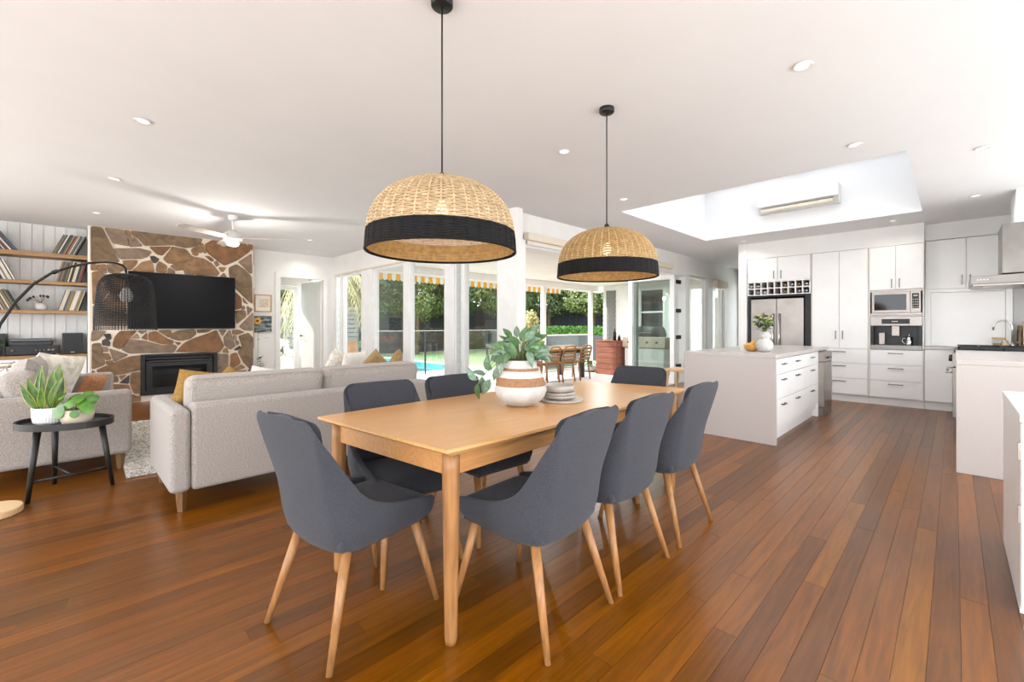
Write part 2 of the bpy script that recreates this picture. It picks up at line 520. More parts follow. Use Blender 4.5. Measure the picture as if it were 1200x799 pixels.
# the little porch behind that door
wall('wall_porch', 'paint_trim', (2.18, 2.30, 9.67, 11.0, 0, 2.6), (2.18, 2.98, 11.0, 11.1, 0, 2.6), (3.62, 4.1, 11.0, 11.1, 0, 2.6),
     (2.98, 3.62, 11.0, 11.1, 2.15, 2.6), (3.86, 3.98, 9.67, 11.0, 0, 0.6), (3.86, 3.98, 9.67, 11.0, 2.3, 2.6))
wall('ceiling_porch', 'paint_trim', (2.18, 3.98, 9.67, 11.1, 2.6, 2.7))

# ------------------------------------------------------------------ glazing
wn = [0]
def window(axis, c, a0, a1, z0, z1, fw=0.05, depth=0.08, glass='window_glass', mid=None):
    """a framed pane; axis 'X' means the pane lies in the plane X = c"""
    wn[0] += 1
    mb, g = MB(), MB()
    def b(m, u0, u1, w0, w1, d):
        if axis == 'X': m.box(c - d / 2, c + d / 2, u0, u1, w0, w1)
        else: m.box(u0, u1, c - d / 2, c + d / 2, w0, w1)
    b(mb, a0, a0 + fw, z0, z1, depth); b(mb, a1 - fw, a1, z0, z1, depth)
    b(mb, a0 + fw, a1 - fw, z0, z0 + fw * 1.4, depth); b(mb, a0 + fw, a1 - fw, z1 - fw, z1, depth)
    if mid: b(mb, a0 + fw, a1 - fw, mid - 0.02, mid + 0.02, depth)
    o = struct(mb.build('window_%d' % wn[0], 'aluminium_white'))
    b(g, a0 + fw, a1 - fw, z0 + fw * 1.4, z1 - fw, 0.006)
    g.build('pane', glass, o)
    return o

def louvre(axis, c, a0, a1, z0, z1, n=15):
    wn[0] += 1
    mb = MB()
    fw, d = 0.02, 0.10
    if axis == 'X':
        mb.box(c - d / 2, c + d / 2, a0, a0 + fw, z0, z1); mb.box(c - d / 2, c + d / 2, a1 - fw, a1, z0, z1)
        mb.box(c - d / 2, c + d / 2, a0 + fw, a1 - fw, z0, z0 + 0.03); mb.box(c - d / 2, c + d / 2, a0 + fw, a1 - fw, z1 - 0.03, z1)
    o = struct(mb.build('window_%d' % wn[0], 'aluminium_white'))
    h = (z1 - z0 - 0.06) / n
    first = None
    for i in range(n):
        zc = z0 + 0.03 + h * (i + 0.5)
        if first is None:
            first = MB().box(-0.003, 0.003, -(a1 - a0) / 2 + fw, (a1 - a0) / 2 - fw, -h * 0.56, h * 0.56).build('louvre_blade', 'window_glass', o)
            k = first
        else:
            k = first.copy(); COL.objects.link(k); k.parent = o
        k.location = (c, (a0 + a1) / 2, zc)
        k.rotation_euler = (0, R(18), 0)
    clip = MB()
    for i in range(n + 1):
        clip.box(c - 0.03, c + 0.03, a0 + fw, a0 + fw + 0.006, z0 + 0.03 + h * i - 0.012, z0 + 0.03 + h * i + 0.012)
    clip.build('louvre_clip', 'steel_dark', o)
    return o

HEAD = 2.3
# wall_garden: plane X = 3.86, glazed from the corner post to the far wall
wall('wall_garden', 'paint_wall', (3.86, 3.98, 3.86, 9.55, HEAD, CEIL), (3.86, 3.98, 9.42, 9.55, 0, HEAD))
wall('trim_2', 'aluminium_white', (3.84, 4.00, 3.83, 4.19, 0, HEAD), (4.00, 4.10, 3.98, 4.14, 0, HEAD), (3.85, 3.99, 5.14, 5.38, 0, HEAD),
     (3.85, 3.99, 7.70, 8.16, 0, HEAD), (3.87, 3.97, 6.44, 6.58, 0, HEAD), (3.85, 3.99, 9.12, 9.16, 0, HEAD))
wall('trim_3', 'blind_cream', (3.835, 3.862, 4.19, 9.44, HEAD - 0.012, HEAD + 0.02))
window('X', 3.92, 4.19, 4.98, 0.0, HEAD)
louvre('X', 3.92, 4.98, 5.14, 0.05, HEAD)
window('X', 3.92, 5.38, 6.44, 0.0, HEAD)
window('X', 3.92, 6.58, 7.70, 0.0, HEAD)
window('X', 3.92, 8.16, 9.12, 0.0, HEAD)
louvre('X', 3.92, 9.16, 9.42, 0.05, HEAD)
# wall_patio: plane Y = 4, the folding doors stand open
wall('wall_patio', 'paint_wall', (3.98, 12.3, 4.0, 4.12, HEAD, CEIL), (11.32, 12.3, 4.0, 4.12, 0, HEAD))
wall('trim_4', 'paint_trim', (9.08, 9.28, 3.99, 4.13, 0, HEAD), (10.26, 10.57, 3.99, 4.13, 0, HEAD), (11.27, 11.34, 3.98, 4.0, 0, HEAD),
     (9.05, 11.34, 3.975, 4.0, HEAD - 0.005, HEAD + 0.06), (4.10, 9.05, 3.99, 4.13, HEAD - 0.05, HEAD))
window('Y', 4.06, 9.28, 10.26, 0.0, HEAD - 0.01, fw=0.04)
window('Y', 4.06, 10.57, 11.27, 0.0, HEAD - 0.01, fw=0.04)
wall('wall_hall_end', 'paint_wall', (12.3, 12.42, -1.3, 2.8, 0, CEIL), (12.3, 12.42, 3.9, 4.12, 0, CEIL), (12.3, 12.42, 2.8, 3.9, 2.3, CEIL))
window('X', 12.36, 2.8, 3.9, 0, 2.3)  # unseen window added to brighten the hall
wall('wall_kitchen', 'paint_wall', (9.35, 9.47, -1.3, 2.79, 0, CEIL))
wall('wall_right', 'paint_wall', (4.6, 9.35, -1.3, -1.18, 0, 1.0), (4.6, 9.35, -1.3, -1.18, 2.55, CEIL), (8.6, 9.35, -1.3, -1.18, 1.0, 2.55), (7.75, 8.6, -1.3, -1.18, 1.0, 2.55))

def roller_blind(x0, x1, yy, z0, z1, label):
    t = thing('roller_blind', label, 'blind', ((x0 + x1) / 2, yy, z0))
    w = (x1 - x0) / 2
    MB().box(-w, w, -0.10, 0.0, 0.03, z1 - z0).build('cassette', 'blind_cream', t, bevel=0.006)
    MB().box(-w + 0.02, w - 0.02, -0.05, -0.046, 0.0, 0.03).build('fabric', 'blind_cream', t)
    MB().box(-w + 0.02, w - 0.02, -0.055, -0.041, -0.02, 0.0).build('bottom_rail', 'aluminium_white', t)
    return t
roller_blind(4.12, 8.30, 3.985, 2.30, 2.43, 'long cream roller blind rolled up above the open folding doors')
roller_blind(10.58, 11.26, 3.985, 2.10, 2.29, 'short cream roller blind at the window nearest the fridge')

# folding door leaves
def door_leaf(name, loc, rz, label, w=1.02, h=2.24):
    t = struct(MB().box(0, 0.09, -0.022, 0.022, 0, h).box(w - 0.09, w, -0.022, 0.022, 0, h)
               .box(0.09, w - 0.09, -0.022, 0.022, 0, 0.16).box(0.09, w - 0.09, -0.022, 0.022, h - 0.09, h)
               .build(name, 'aluminium_white', loc=loc, rot=(0, 0, rz)))
    t['label'] = label
    MB().box(0.09, w - 0.09, -0.004, 0.004, 0.16, h - 0.09).build('pane', 'leaf_door_glass', t)
    MB().box(w - 0.06, w - 0.03, -0.06, -0.022, 1.0, 1.03).box(w - 0.06, w + 0.06, -0.065, -0.055, 1.0, 1.03).build('handle', 'steel', t)
    return t
door_leaf('door_2', (8.62, 4.02, 0.02), R(93), 'glazed folding door leaf swung open onto the deck')
for i, xx in enumerate((8.70, 8.775, 8.85)):
    d = door_leaf('door_%d' % (3 + i), (xx, 4.04, 0.02), R(91), 'folded glazed door leaf stacked against the post')
    for z in (0.35, 0.95, 1.5, 2.1):
        MB().box(-0.03, 0.03, -0.055, -0.022, z - 0.04, z + 0.04).build('hinge', 'black_metal', d)
# inner door, swung away into the porch
d = struct(MB().box(-0.84, 0, 0, 0.038, 0.01, 2.18).build('door_1', 'paint_trim', loc=(3.64, 9.68, 0), rot=(0, 0, R(-82))))
d['label'] = 'white grooved timber door swung open into the porch'
for k in range(8):
    MB().box(-0.84 + k * 0.105 + 0.003, -0.84 + (k + 1) * 0.105 - 0.003, -0.005, 0.0, 0.02, 2.17).build('board', 'paint_trim', d)
MB().lathe([(0.012, 0), (0.012, 0.03), (0.026, 0.035), (0.028, 0.05), (0.018, 0.06)], 14,
           M=Matrix.Translation((-0.78, -0.005, 0.98)) @ Matrix.Rotation(R(90), 4, 'X')).build('door_knob', 'steel_dark', d, smooth=True)
d = struct(MB().box(2.99, 3.07, 11.02, 11.06, 0, 2.14).box(3.53, 3.61, 11.02, 11.06, 0, 2.14).box(3.07, 3.53, 11.02, 11.06, 0, 0.2)
           .box(3.07, 3.53, 11.02, 11.06, 2.05, 2.14).build('door_6', 'paint_trim'))
d['label'] = 'narrow glazed white outer door of the porch'
MB().box(3.07, 3.53, 11.035, 11.041, 0.2, 2.05).build('pane', 'window_glass', d)

# ------------------------------------------------------------------ stone chimney wall
mb = MB()
FX0, FX1, FZ0, FZ1 = 0.60, 1.625, 0.10, 0.75
mb.box(0.03, FX0, 9.0, 9.55, 0, CEIL); mb.box(FX1, 2.182, 9.0, 9.55, 0, CEIL)
mb.box(FX0, FX1, 9.0, 9.55, FZ1, CEIL); mb.box(FX0, FX1, 9.0, 9.55, 0, FZ0); mb.box(FX0, FX1, 9.35, 9.55, FZ0, FZ1)
chim = struct(mb.build('wall_chimney', 'mortar'))
STONES = [
    ('o', [(0.05,2.69),(0.16,2.69),(0.35,2.19),(0.22,2.18),(0.05,2.17)]),
    ('g', [(0.2,2.69),(0.41,2.69),(0.46,2.45),(0.39,2.46),(0.29,2.47)]),
    ('b', [(0.43,2.69),(0.47,2.69),(0.49,2.61),(0.45,2.61)]),
    ('o', [(0.5,2.69),(1.03,2.69),(1.36,2.69),(1.4,2.69),(1.38,2.6),(1.28,2.54),(1.18,2.51),(1.04,2.53),(1.03,2.54),(0.66,2.48),(0.59,2.58),(0.51,2.63)]),
    ('g', [(0.46,2.59),(0.53,2.59),(0.62,2.47),(0.48,2.44)]),
    ('d2', [(0.3,2.38),(0.59,2.42),(0.73,2.39),(0.7,2.32),(0.62,2.27),(0.37,2.24)]),
    ('r', [(0.72,2.46),(0.98,2.5),(0.87,2.35),(0.81,2.36)]),
    ('k', [(0.73,2.31),(0.77,2.32),(0.83,2.28),(0.79,2.22),(0.75,2.23)]),
    ('b', [(0.4,2.21),(0.56,2.23),(0.56,2.19),(0.49,2.08),(0.43,2.09)]),
    ('b', [(0.51,2.06),(0.63,2.21),(0.74,2.25),(0.77,2.07)]),
    ('b', [(0.8,2.08),(0.81,2.19),(0.84,2.24),(0.93,2.18),(0.92,2.07)]),
    ('b', [(1.0,2.48),(1.0,2.5),(1.18,2.48),(1.26,2.37),(1.43,2.35),(1.55,2.27),(1.65,2.13),(1.62,2.08),(1.33,2.07),(1.19,2.13),(1.11,2.14),(1.02,2.23),(0.94,2.22),(0.95,2.22),(0.89,2.29)]),
    ('g', [(0.94,2.06),(0.96,2.15),(1.03,2.11),(1.03,2.06)]),
    ('b', [(0.98,2.18),(1.02,2.21),(1.11,2.13),(1.05,2.12)]),
    ('g', [(1.16,2.12),(1.2,2.11),(1.29,2.07),(1.18,2.06)]),
    ('b', [(0.05,2.12),(0.09,2.12),(0.1,2.04),(0.05,2.04)]),
    ('r', [(0.12,2.12),(0.19,2.13),(0.2,2.1),(0.14,2.04),(0.12,2.04)]),
    ('g', [(0.15,2.03),(0.2,2.08),(0.21,2.01),(0.19,2.01)]),
    ('o', [(0.22,2.13),(0.37,2.15),(0.41,2.07),(0.36,2.04),(0.34,1.99),(0.29,2.01),(0.24,2.02)]),
    ('b', [(0.06,2.0),(0.13,2.02),(0.21,1.97),(0.23,1.74),(0.14,1.53),(0.07,1.53)]),
    ('g', [(0.07,1.5),(0.15,1.51),(0.19,1.39),(0.17,1.21),(0.07,1.21)]),
    ('r', [(0.24,1.96),(0.34,1.98),(0.43,1.93),(0.41,1.69),(0.25,1.71)]),
    ('b', [(0.25,1.69),(0.41,1.66),(0.43,1.42),(0.19,1.41),(0.15,1.51)]),
    ('o', [(0.2,1.39),(0.43,1.4),(0.45,1.21),(0.18,1.21)]),
    ('r', [(1.45,2.6),(1.55,2.69),(1.78,2.69),(2.07,2.69),(2.13,2.58),(1.93,2.39),(1.73,2.27),(1.61,2.36),(1.49,2.46)]),
    ('b', [(1.38,2.59),(1.41,2.61),(1.47,2.47),(1.44,2.45)]),
    ('b', [(1.26,2.49),(1.36,2.57),(1.41,2.46),(1.27,2.44)]),
    ('b', [(1.27,2.42),(1.35,2.43),(1.34,2.4),(1.29,2.4)]),
    ('b', [(1.45,2.4),(1.51,2.4),(1.57,2.34),(1.54,2.32)]),
    ('g', [(1.58,2.31),(1.62,2.33),(1.65,2.27),(1.61,2.24)]),
    ('b', [(1.65,2.22),(1.75,2.23),(1.71,2.16),(1.68,2.16)]),
    ('g', [(1.67,2.06),(1.72,2.13),(1.76,2.06)]),
    ('o', [(1.8,2.23),(1.91,2.3),(2.02,2.23),(2.14,2.11),(2.15,1.99),(2.16,1.62),(2.11,1.65),(1.9,1.88),(1.89,2.04),(1.81,2.07)]),
    ('g', [(1.95,2.35),(2.14,2.51),(2.15,2.17),(2.12,2.17),(2.0,2.3)]),
    ('r', [(2.1,2.69),(2.17,2.69),(2.16,2.59),(2.13,2.62)]),
    ('r', [(1.9,1.8),(1.98,1.71),(1.99,1.53),(1.9,1.5)]),
    ('g', [(2.01,1.71),(2.09,1.6),(2.03,1.63)]),
    ('g', [(2.0,1.55),(2.03,1.56),(2.04,1.51),(2.0,1.5)]),
    ('g', [(2.08,1.56),(2.16,1.51),(2.09,1.4)]),
    ('o', [(1.9,1.47),(2.04,1.48),(2.06,1.38),(1.92,1.25)]),
    ('g', [(1.96,1.19),(2.17,1.44),(2.17,1.12),(2.04,1.13)]),
    ('b', [(1.85,1.12),(1.95,1.13),(2.03,1.09),(1.92,1.05),(1.86,1.06)]),
    ('o', [(1.95,1.02),(2.1,1.07),(2.17,0.99),(2.17,0.35),(2.1,0.46),(2.03,0.54),(1.94,0.74),(2.01,0.81)]),
    ('g', [(1.72,1.0),(1.81,1.12),(1.89,0.84),(1.82,0.79),(1.74,0.86)]),
    ('g', [(1.87,1.03),(1.91,1.02),(1.91,0.96),(1.88,0.96)]),
    ('g', [(1.9,0.94),(1.94,0.93),(1.95,0.88),(1.92,0.86)]),
    ('k', [(1.88,0.78),(1.96,0.84),(1.98,0.81),(1.92,0.77)]),
    ('r', [(1.06,0.78),(1.16,0.91),(1.3,0.99),(1.5,1.07),(1.61,1.12),(1.72,0.85),(1.65,0.75),(1.62,0.75)]),
    ('o', [(0.97,1.06),(1.09,1.12),(1.3,1.14),(1.32,1.07),(1.24,0.99),(1.11,0.96),(0.99,1.0)]),
    ('b', [(1.34,1.13),(1.54,1.14),(1.48,1.1),(1.35,1.09)]),
    ('g', [(1.65,1.13),(1.75,1.13),(1.7,1.03)]),
    ('b', [(1.72,0.79),(1.76,0.81),(1.79,0.73),(1.71,0.74)]),
    ('g', [(1.63,0.71),(1.78,0.7),(1.78,0.48),(1.78,0.26),(1.63,0.27)]),
    ('r', [(1.83,0.7),(1.91,0.72),(1.97,0.54),(1.84,0.44),(1.82,0.48)]),
    ('b', [(1.88,0.43),(1.99,0.5),(2.04,0.45),(1.92,0.4)]),
    ('g', [(1.92,0.38),(2.06,0.4),(2.03,0.32),(1.93,0.28)]),
    ('r', [(2.05,0.3),(2.13,0.43),(2.17,0.37),(2.17,0.22),(2.08,0.22)]),
    ('g', [(0.39,0.84),(0.47,0.99),(0.65,0.96),(0.88,0.88),(1.02,0.89),(1.06,0.86),(1.02,0.77),(0.62,0.78),(0.47,0.78)]),
    ('r', [(0.71,1.09),(0.79,1.11),(0.93,0.99),(1.02,0.95),(0.99,0.9),(0.85,0.92),(0.71,0.98)]),
    ('b', [(1.04,0.94),(1.11,0.92),(1.08,0.89)]),
    ('b', [(0.83,1.12),(0.97,1.13),(0.99,1.09),(0.96,1.02)]),
    ('g', [(0.06,1.13),(0.2,1.12),(0.12,1.0),(0.05,0.98)]),
    ('k', [(0.19,1.07),(0.25,1.08),(0.26,1.01),(0.23,0.99)]),
    ('k', [(0.17,0.98),(0.2,1.0),(0.25,0.95),(0.24,0.9),(0.17,0.92)]),
    ('r', [(0.29,0.94),(0.31,1.03),(0.37,1.12),(0.55,1.12),(0.46,1.01),(0.37,0.85),(0.29,0.89)]),
    ('o', [(0.06,0.93),(0.14,0.94),(0.19,0.62),(0.08,0.57),(0.06,0.57)]),
    ('g', [(0.17,0.88),(0.22,0.87),(0.22,0.82),(0.18,0.82)]),
    ('r', [(0.18,0.78),(0.23,0.78),(0.26,0.7),(0.21,0.69)]),
    ('b', [(0.21,0.66),(0.27,0.67),(0.28,0.64),(0.22,0.62)]),
    ('g', [(0.25,0.85),(0.37,0.79),(0.45,0.75),(0.3,0.66)]),
    ('b', [(0.11,0.54),(0.48,0.72),(0.6,0.73),(0.6,0.52),(0.41,0.47),(0.21,0.44),(0.13,0.49)]),
    ('o', [(0.06,0.53),(0.08,0.51),(0.11,0.39),(0.06,0.37)]),
    ('o', [(0.14,0.43),(0.23,0.42),(0.33,0.43),(0.34,0.35),(0.23,0.34),(0.15,0.39)]),
    ('b', [(0.36,0.43),(0.43,0.44),(0.38,0.38)]),
    ('k', [(0.39,0.35),(0.47,0.43),(0.46,0.31),(0.37,0.33)]),
    ('b', [(0.5,0.46),(0.6,0.47),(0.6,0.14),(0.53,0.15),(0.49,0.3)]),
    ('r', [(0.23,0.31),(0.46,0.28),(0.49,0.14),(0.24,0.17)]),
    ('b', [(0.54,0.09),(0.6,0.09),(0.6,0.02),(0.54,0.02)]),
    ('g', [(0.5,1.01),(0.56,1.07),(0.59,1.01)]),
    ('b', [(0.62,1.01),(0.68,1.09),(0.68,0.98)]),
    ('g', [(0.58,1.12),(0.68,1.12),(0.62,1.08)]),
    ('g', [(0.06,0.35),(0.12,0.37),(0.21,0.31),(0.23,0.06),(0.06,0.07)]),
    ('b', [(0.24,0.15),(0.53,0.12),(0.53,0.02),(0.24,0.04)]),
]
SM = {'o': 'stone_olive', 'b': 'stone_brown', 'r': 'stone_rust', 'g': 'stone_grey', 'k': 'stone_dark', 'd2': 'stone_grey'}
rng = random.Random(2)
def shrink_round(poly, k=0.010):
    """cut every corner a little so that the stones look split, not sawn"""
    out = []
    n = len(poly)
    area = sum(poly[i - 1][0] * poly[i][1] - poly[i][0] * poly[i - 1][1] for i in range(n))
    sg = 1 if area > 0 else -1
    grown = []
    for i in range(n):
        a, b_, c = Vector(poly[i - 1]), Vector(poly[i]), Vector(poly[(i + 1) % n])
        d1, d2 = (b_ - a).normalized(), (c - b_).normalized()
        nn = Vector((d1.y + d2.y, -(d1.x + d2.x))) * sg
        k2 = nn.length
        off_ = nn.normalized() * (k / max(0.55, k2 / 2)) if k2 > 1e-4 else Vector((0, 0))
        q = b_ + off_
        grown.append((min(max(q.x, 0.037), 2.174), min(max(q.y, 0.01), 2.692)))
    poly = grown
    for i in range(n):
        a, b_, c = Vector(poly[i - 1]), Vector(poly[i]), Vector(poly[(i + 1) % n])
        la, lc = (a - b_).length, (c - b_).length
        out.append(tuple(b_ + (a - b_) * min(0.16, 0.018 / max(la, 0.01))))
        out.append(tuple(b_ + (c - b_) * min(0.16, 0.018 / max(lc, 0.01))))
    return out
for key, poly in STONES:
    p2 = shrink_round(poly)
    M = Matrix.Translation((0, 9.0, 0)) @ Matrix.Rotation(R(90), 4, 'X')
    MB().prism(p2, 0.0, rng.uniform(0.012, 0.024), M=M, inset=0.004).build('stone', SM[key], chim)
# side return of the chimney towards the door wall
mb = MB()
for i in range(7):
    mb.box(2.182, 2.196, 9.02 + (i % 2) * 0.24, 9.24 + (i % 2) * 0.24, 0.04 + i * 0.38, 0.38 + i * 0.38)
mb.build('return_stones', 'stone_brown', chim)
# ------------------------------------------------------------------ fireplace
t = thing('fireplace', 'black gas fireplace with louvred top set into the stone wall', 'fireplace', (1.11, 8.96, FZ0))
def fb(name, mat, x0, x1, y0, y1, z0, z1, p=t, **k):
    return MB().box(x0 - 1.11, x1 - 1.11, y0 - 8.96, y1 - 8.96, z0 - FZ0, z1 - FZ0).build(name, mat, p, **k)
mb = MB()
for b in ((FX0 + .004, FX0 + 0.06, 8.955, 9.02, FZ0, FZ1 - .004), (FX1 - 0.06, FX1 - .004, 8.955, 9.02, FZ0, FZ1 - .004),
          (FX0 + 0.06, FX1 - 0.06, 8.955, 9.02, FZ1 - 0.035, FZ1 - .004), (FX0 + 0.06, FX1 - 0.06, 8.955, 9.02, FZ0, FZ0 + 0.05)):
    mb.box(b[0] - 1.11, b[1] - 1.11, b[2] - 8.96, b[3] - 8.96, b[4] - FZ0, b[5] - FZ0)
mb.build('surround', 'black_metal', t, bevel=0.004)
fb('firebox', 'black_plastic', FX0 + 0.06, FX1 - 0.06, 9.2, 9.3, FZ0 + 0.05, FZ1 - 0.03)
for i in range(3):
    z = FZ1 - 0.075 - i * 0.045
    MB().box(-0.44, 0.44, -0.005, 0.035, -0.015, 0.015).build('louvre_slat', 'black_metal', t, loc=(0, 0.03, z - FZ0), rot=(R(-25), 0, 0))
fr = MB()
for b in ((-0.44, -0.36, 0, 0.54 - 0.08), (0.36, 0.44, 0, 0.46), (-0.36, 0.36, 0.40, 0.46), (-0.36, 0.36, 0, 0.06)):
    fr.box(b[0], b[1], 0.01, 0.04, b[2] + 0.05, b[3] + 0.05)
fr.build('door_frame', 'black_plastic', t)
MB().box(-0.36, 0.36, 0.025, 0.03, 0.11, 0.45).build('glass_panel', 'dark_glass', t)

# ------------------------------------------------------------------ television
t = thing('television', 'flat black television mounted on the stone wall', 'television', (1.165, 8.97, 1.155))
MB().box(-0.712, 0.712, -0.055, -0.02, 0, 0.90).build('bezel', 'black_plastic', t, bevel=0.004)
MB().box(-0.705, 0.705, -0.0565, -0.055, 0.012, 0.893).build('screen', 'tv_screen', t)
MB().box(-0.3, 0.3, -0.02, 0.004, 0.25, 0.65).build('wall_bracket', 'black_metal', t)

# ------------------------------------------------------------------ built-in shelves
wall('wall_shelf_side', 'paint_trim', (0.008, 0.03, 9.06, 9.55, 0, CEIL))
bk = wall('wall_shelf_back', 'vj_board', (-2.6, 0.008, 9.46, 9.55, 0, CEIL))
first = None
for k in range(20):
    x1 = 0.006 - k * 0.116
    if first is None:
        first = bx('vj_board', 'vj_board', 0, 0.110, 9.446, 9.46, 0.79, CEIL - 0.01, bk); o = first
    else:
        o = first.copy(); COL.objects.link(o); o.parent = bk
    o.location = (x1 - 0.113, 0, 0)
SHELF_Z = [(2.19, 2.25), (1.80, 1.845), (1.378, 1.424)]
for i, (z0, z1) in enumerate(SHELF_Z):
    o = bx('wall_shelf', 'shelf_oak', -2.5, 0.008, 9.08, 9.44, z0, z1, bevel=0.003)
    tag(o, ['topmost oak wall shelf holding leaning records', 'second oak wall shelf from the ceiling', 'oak wall shelf with the small white vase on it'][i], 'shelf', 'oak wall shelves beside the chimney')
t = thing('media_cabinet', 'low white media cabinet with an oak top beside the stone wall', 'cabinet', (-1.0, 9.08, 0))
MB().box(-1.5, 1.004, 0.0, 0.36, 0.737, 0.785).build('oak_top', 'shelf_oak', t, bevel=0.003)
MB().box(-1.5, 1.0, 0.02, 0.36, 0.0, 0.736).build('body', 'cabinet_white', t)
for k in range(4):
    dd = MB().box(-0.255, 0.255, 0, 0.018, 0.08, 0.725).build('door', 'cabinet_white', t, loc=(0.74 - k * 0.52, 0.0, 0), bevel=0.002)
    MB().box(-0.06, 0.06, -0.02, 0.0, 0.69, 0.70).build('handle', 'handle_metal', dd)

# downlights
DL = [(0.29, 4.144), (0.199, 5.974), (0.09, 7.936), (2.921, 2.341), (4.522, 2.728), (4.526, 0.572), (2.937, 0.608), (5.376, -0.166), (7.288, -0.171),
      (8.163, 0.602), (8.275, 2.60), (3.19, 9.15), (2.769, 7.851)]
DLN = ['recessed ceiling downlight nearest above the arc lamp', 'recessed ceiling downlight between the arc lamp and the chimney', 'recessed ceiling downlight just in front of the record shelves',
       'recessed ceiling downlight beside the farther rattan pendant', 'recessed ceiling downlight just before the skylight corner', 'recessed ceiling downlight near the skylight end by the cooktop',
       'recessed ceiling downlight nearest the camera on the right', 'recessed ceiling downlight above the near end of the cooktop bench', 'recessed ceiling downlight above the range hood',
       'recessed ceiling downlight between skylight and microwave column', 'recessed ceiling downlight in front of the fridge column', 'recessed ceiling downlight before the white door', 'recessed ceiling downlight beside the ceiling fan']
for (x, y), lb in zip(DL, DLN):
    t = thing('downlight', lb, 'downlight', (x, y, CEIL), group='recessed ceiling downlights')
    MB().lathe([(0.05, -0.004), (0.047, -0.012), (0.037, -0.008), (0.036, 0.0)], 24, cap0=False, cap1=False).build('rim', 'paint_trim', t, smooth=True)
    MB().lathe([(0.036, -0.003), (0.0, -0.003)], 24, cap0=False, cap1=False).build('lens', 'lamp_white', t)
    ld = bpy.data.lights.new('downlight_lamp', 'AREA'); ld.shape = 'DISK'; ld.size = 0.07; ld.energy = DOWNLIGHT_W; ld.color = (1.0, 0.96, 0.91); ld.spread = R(150)
    lo = bpy.data.objects.new('downlight_lamp', ld); COL.objects.link(lo); lo.parent = t; lo.location = (0, 0, -0.016)
# ================================================================== KITCHEN
KX = 8.62          # face of the tall cabinets
def bar_handle_v(p, x, y, z, L=0.13):
    """upright bow handle on a door that faces -X"""
    return MB().box(x - 0.03, x - 0.022, y - 0.006, y + 0.006, z - L / 2, z + L / 2).box(x - 0.03, x, y - 0.006, y + 0.006, z - L / 2, z - L / 2 + 0.012)\
        .box(x - 0.03, x, y - 0.006, y + 0.006, z + L / 2 - 0.012, z + L / 2).build('handle', 'handle_metal', p)
def bar_handle_h(p, x, y, z, L=0.17):
    return MB().box(x - 0.03, x - 0.022, y - L / 2, y + L / 2, z - 0.006, z + 0.006).box(x - 0.03, x, y - L / 2, y - L / 2 + 0.012, z - 0.006, z + 0.006)\
        .box(x - 0.03, x, y + L / 2 - 0.012, y + L / 2, z - 0.006, z + 0.006).build('handle', 'handle_metal', p)
def unit_at(name, label, cat, x, y, z=0):
    return thing(name, label, cat, (x, y, z))
def kb(p, name, mat, x0, x1, y0, y1, z0, z1, **k):
    ox, oy, oz = p.location if p.type == 'EMPTY' else (0, 0, 0)
    return MB().box(x0 - ox, x1 - ox, y0 - oy, y1 - oy, z0 - oz, z1 - oz).build(name, mat, p, **k)
def local(p, x, y, z):
    return (x - p.location[0], y - p.location[1], z - p.location[2])

# bulkhead above the cupboards and the end panel of the fridge column
wall('wall_bulkhead', 'paint_wall', (KX + 0.02, 9.35, 0.302, 2.65, 2.41, CEIL), (8.88, 9.35, -1.18, 0.302, 2.46, CEIL))
o = bx('end_panel', 'cabinet_white', KX - 0.02, 9.35, 2.65, 2.79, 0, CEIL)
tag(o, 'tall white end panel closing the fridge column', 'panel')

# fridge column
t = unit_at('fridge_cupboard', 'white cupboard above the fridge with wine rack under two doors', 'cabinet', KX, 2.16, 1.75)
kb(t, 'carcass', 'cabinet_white', KX + 0.02, 9.33, 1.675, 2.645, 1.99, 2.405)
for (a, b_, hy) in ((2.165, 2.64, 2.215), (1.68, 2.155, 2.105)):
    dd = kb(t, 'door', 'cabinet_white', KX, KX + 0.018, a, b_, 1.995, 2.40, bevel=0.002)
    bar_handle_v(dd, *local(t, KX, hy, 2.10))
mb = MB()
RY0, RY1, RZ0, RZ1 = 1.685, 2.635, 1.755, 1.985
for i in range(10):
    yy = RY0 + (RY1 - RY0) * i / 9
    mb.box(0.0, 0.35, yy - 2.16 - 0.008, yy - 2.16 + 0.008, RZ0 - 1.75, RZ1 - 1.75)
for i in range(3):
    zz = RZ0 + (RZ1 - RZ0) * i / 2
    mb.box(0.0005, 0.35, RY0 - 2.16, RY1 - 2.16, zz - 1.75 - 0.008, zz - 1.75 + 0.008)
mb.build('wine_rack', 'cabinet_white', t)
kb(t, 'rack_back', 'dark_alcove', KX + 0.34, KX + 0.36, RY0, RY1, RZ0, RZ1)
foils = ['bottle_foil_white', 'bottle_foil_gold', 'bottle_foil_white', 'bottle_foil_gold', 'bottle_foil_red', 'bottle_foil_red', 'bottle_dark', 'bottle_foil_white', 'bottle_foil_white',
         'bottle_foil_white', 'bottle_foil_white', 'bottle_dark', 'bottle_foil_gold', 'bottle_foil_red', 'bottle_dark', 'bottle_foil_white', 'bottle_foil_white', 'bottle_dark']
fname = {'bottle_foil_white': 'white', 'bottle_foil_gold': 'gold', 'bottle_foil_red': 'red', 'bottle_dark': 'black'}
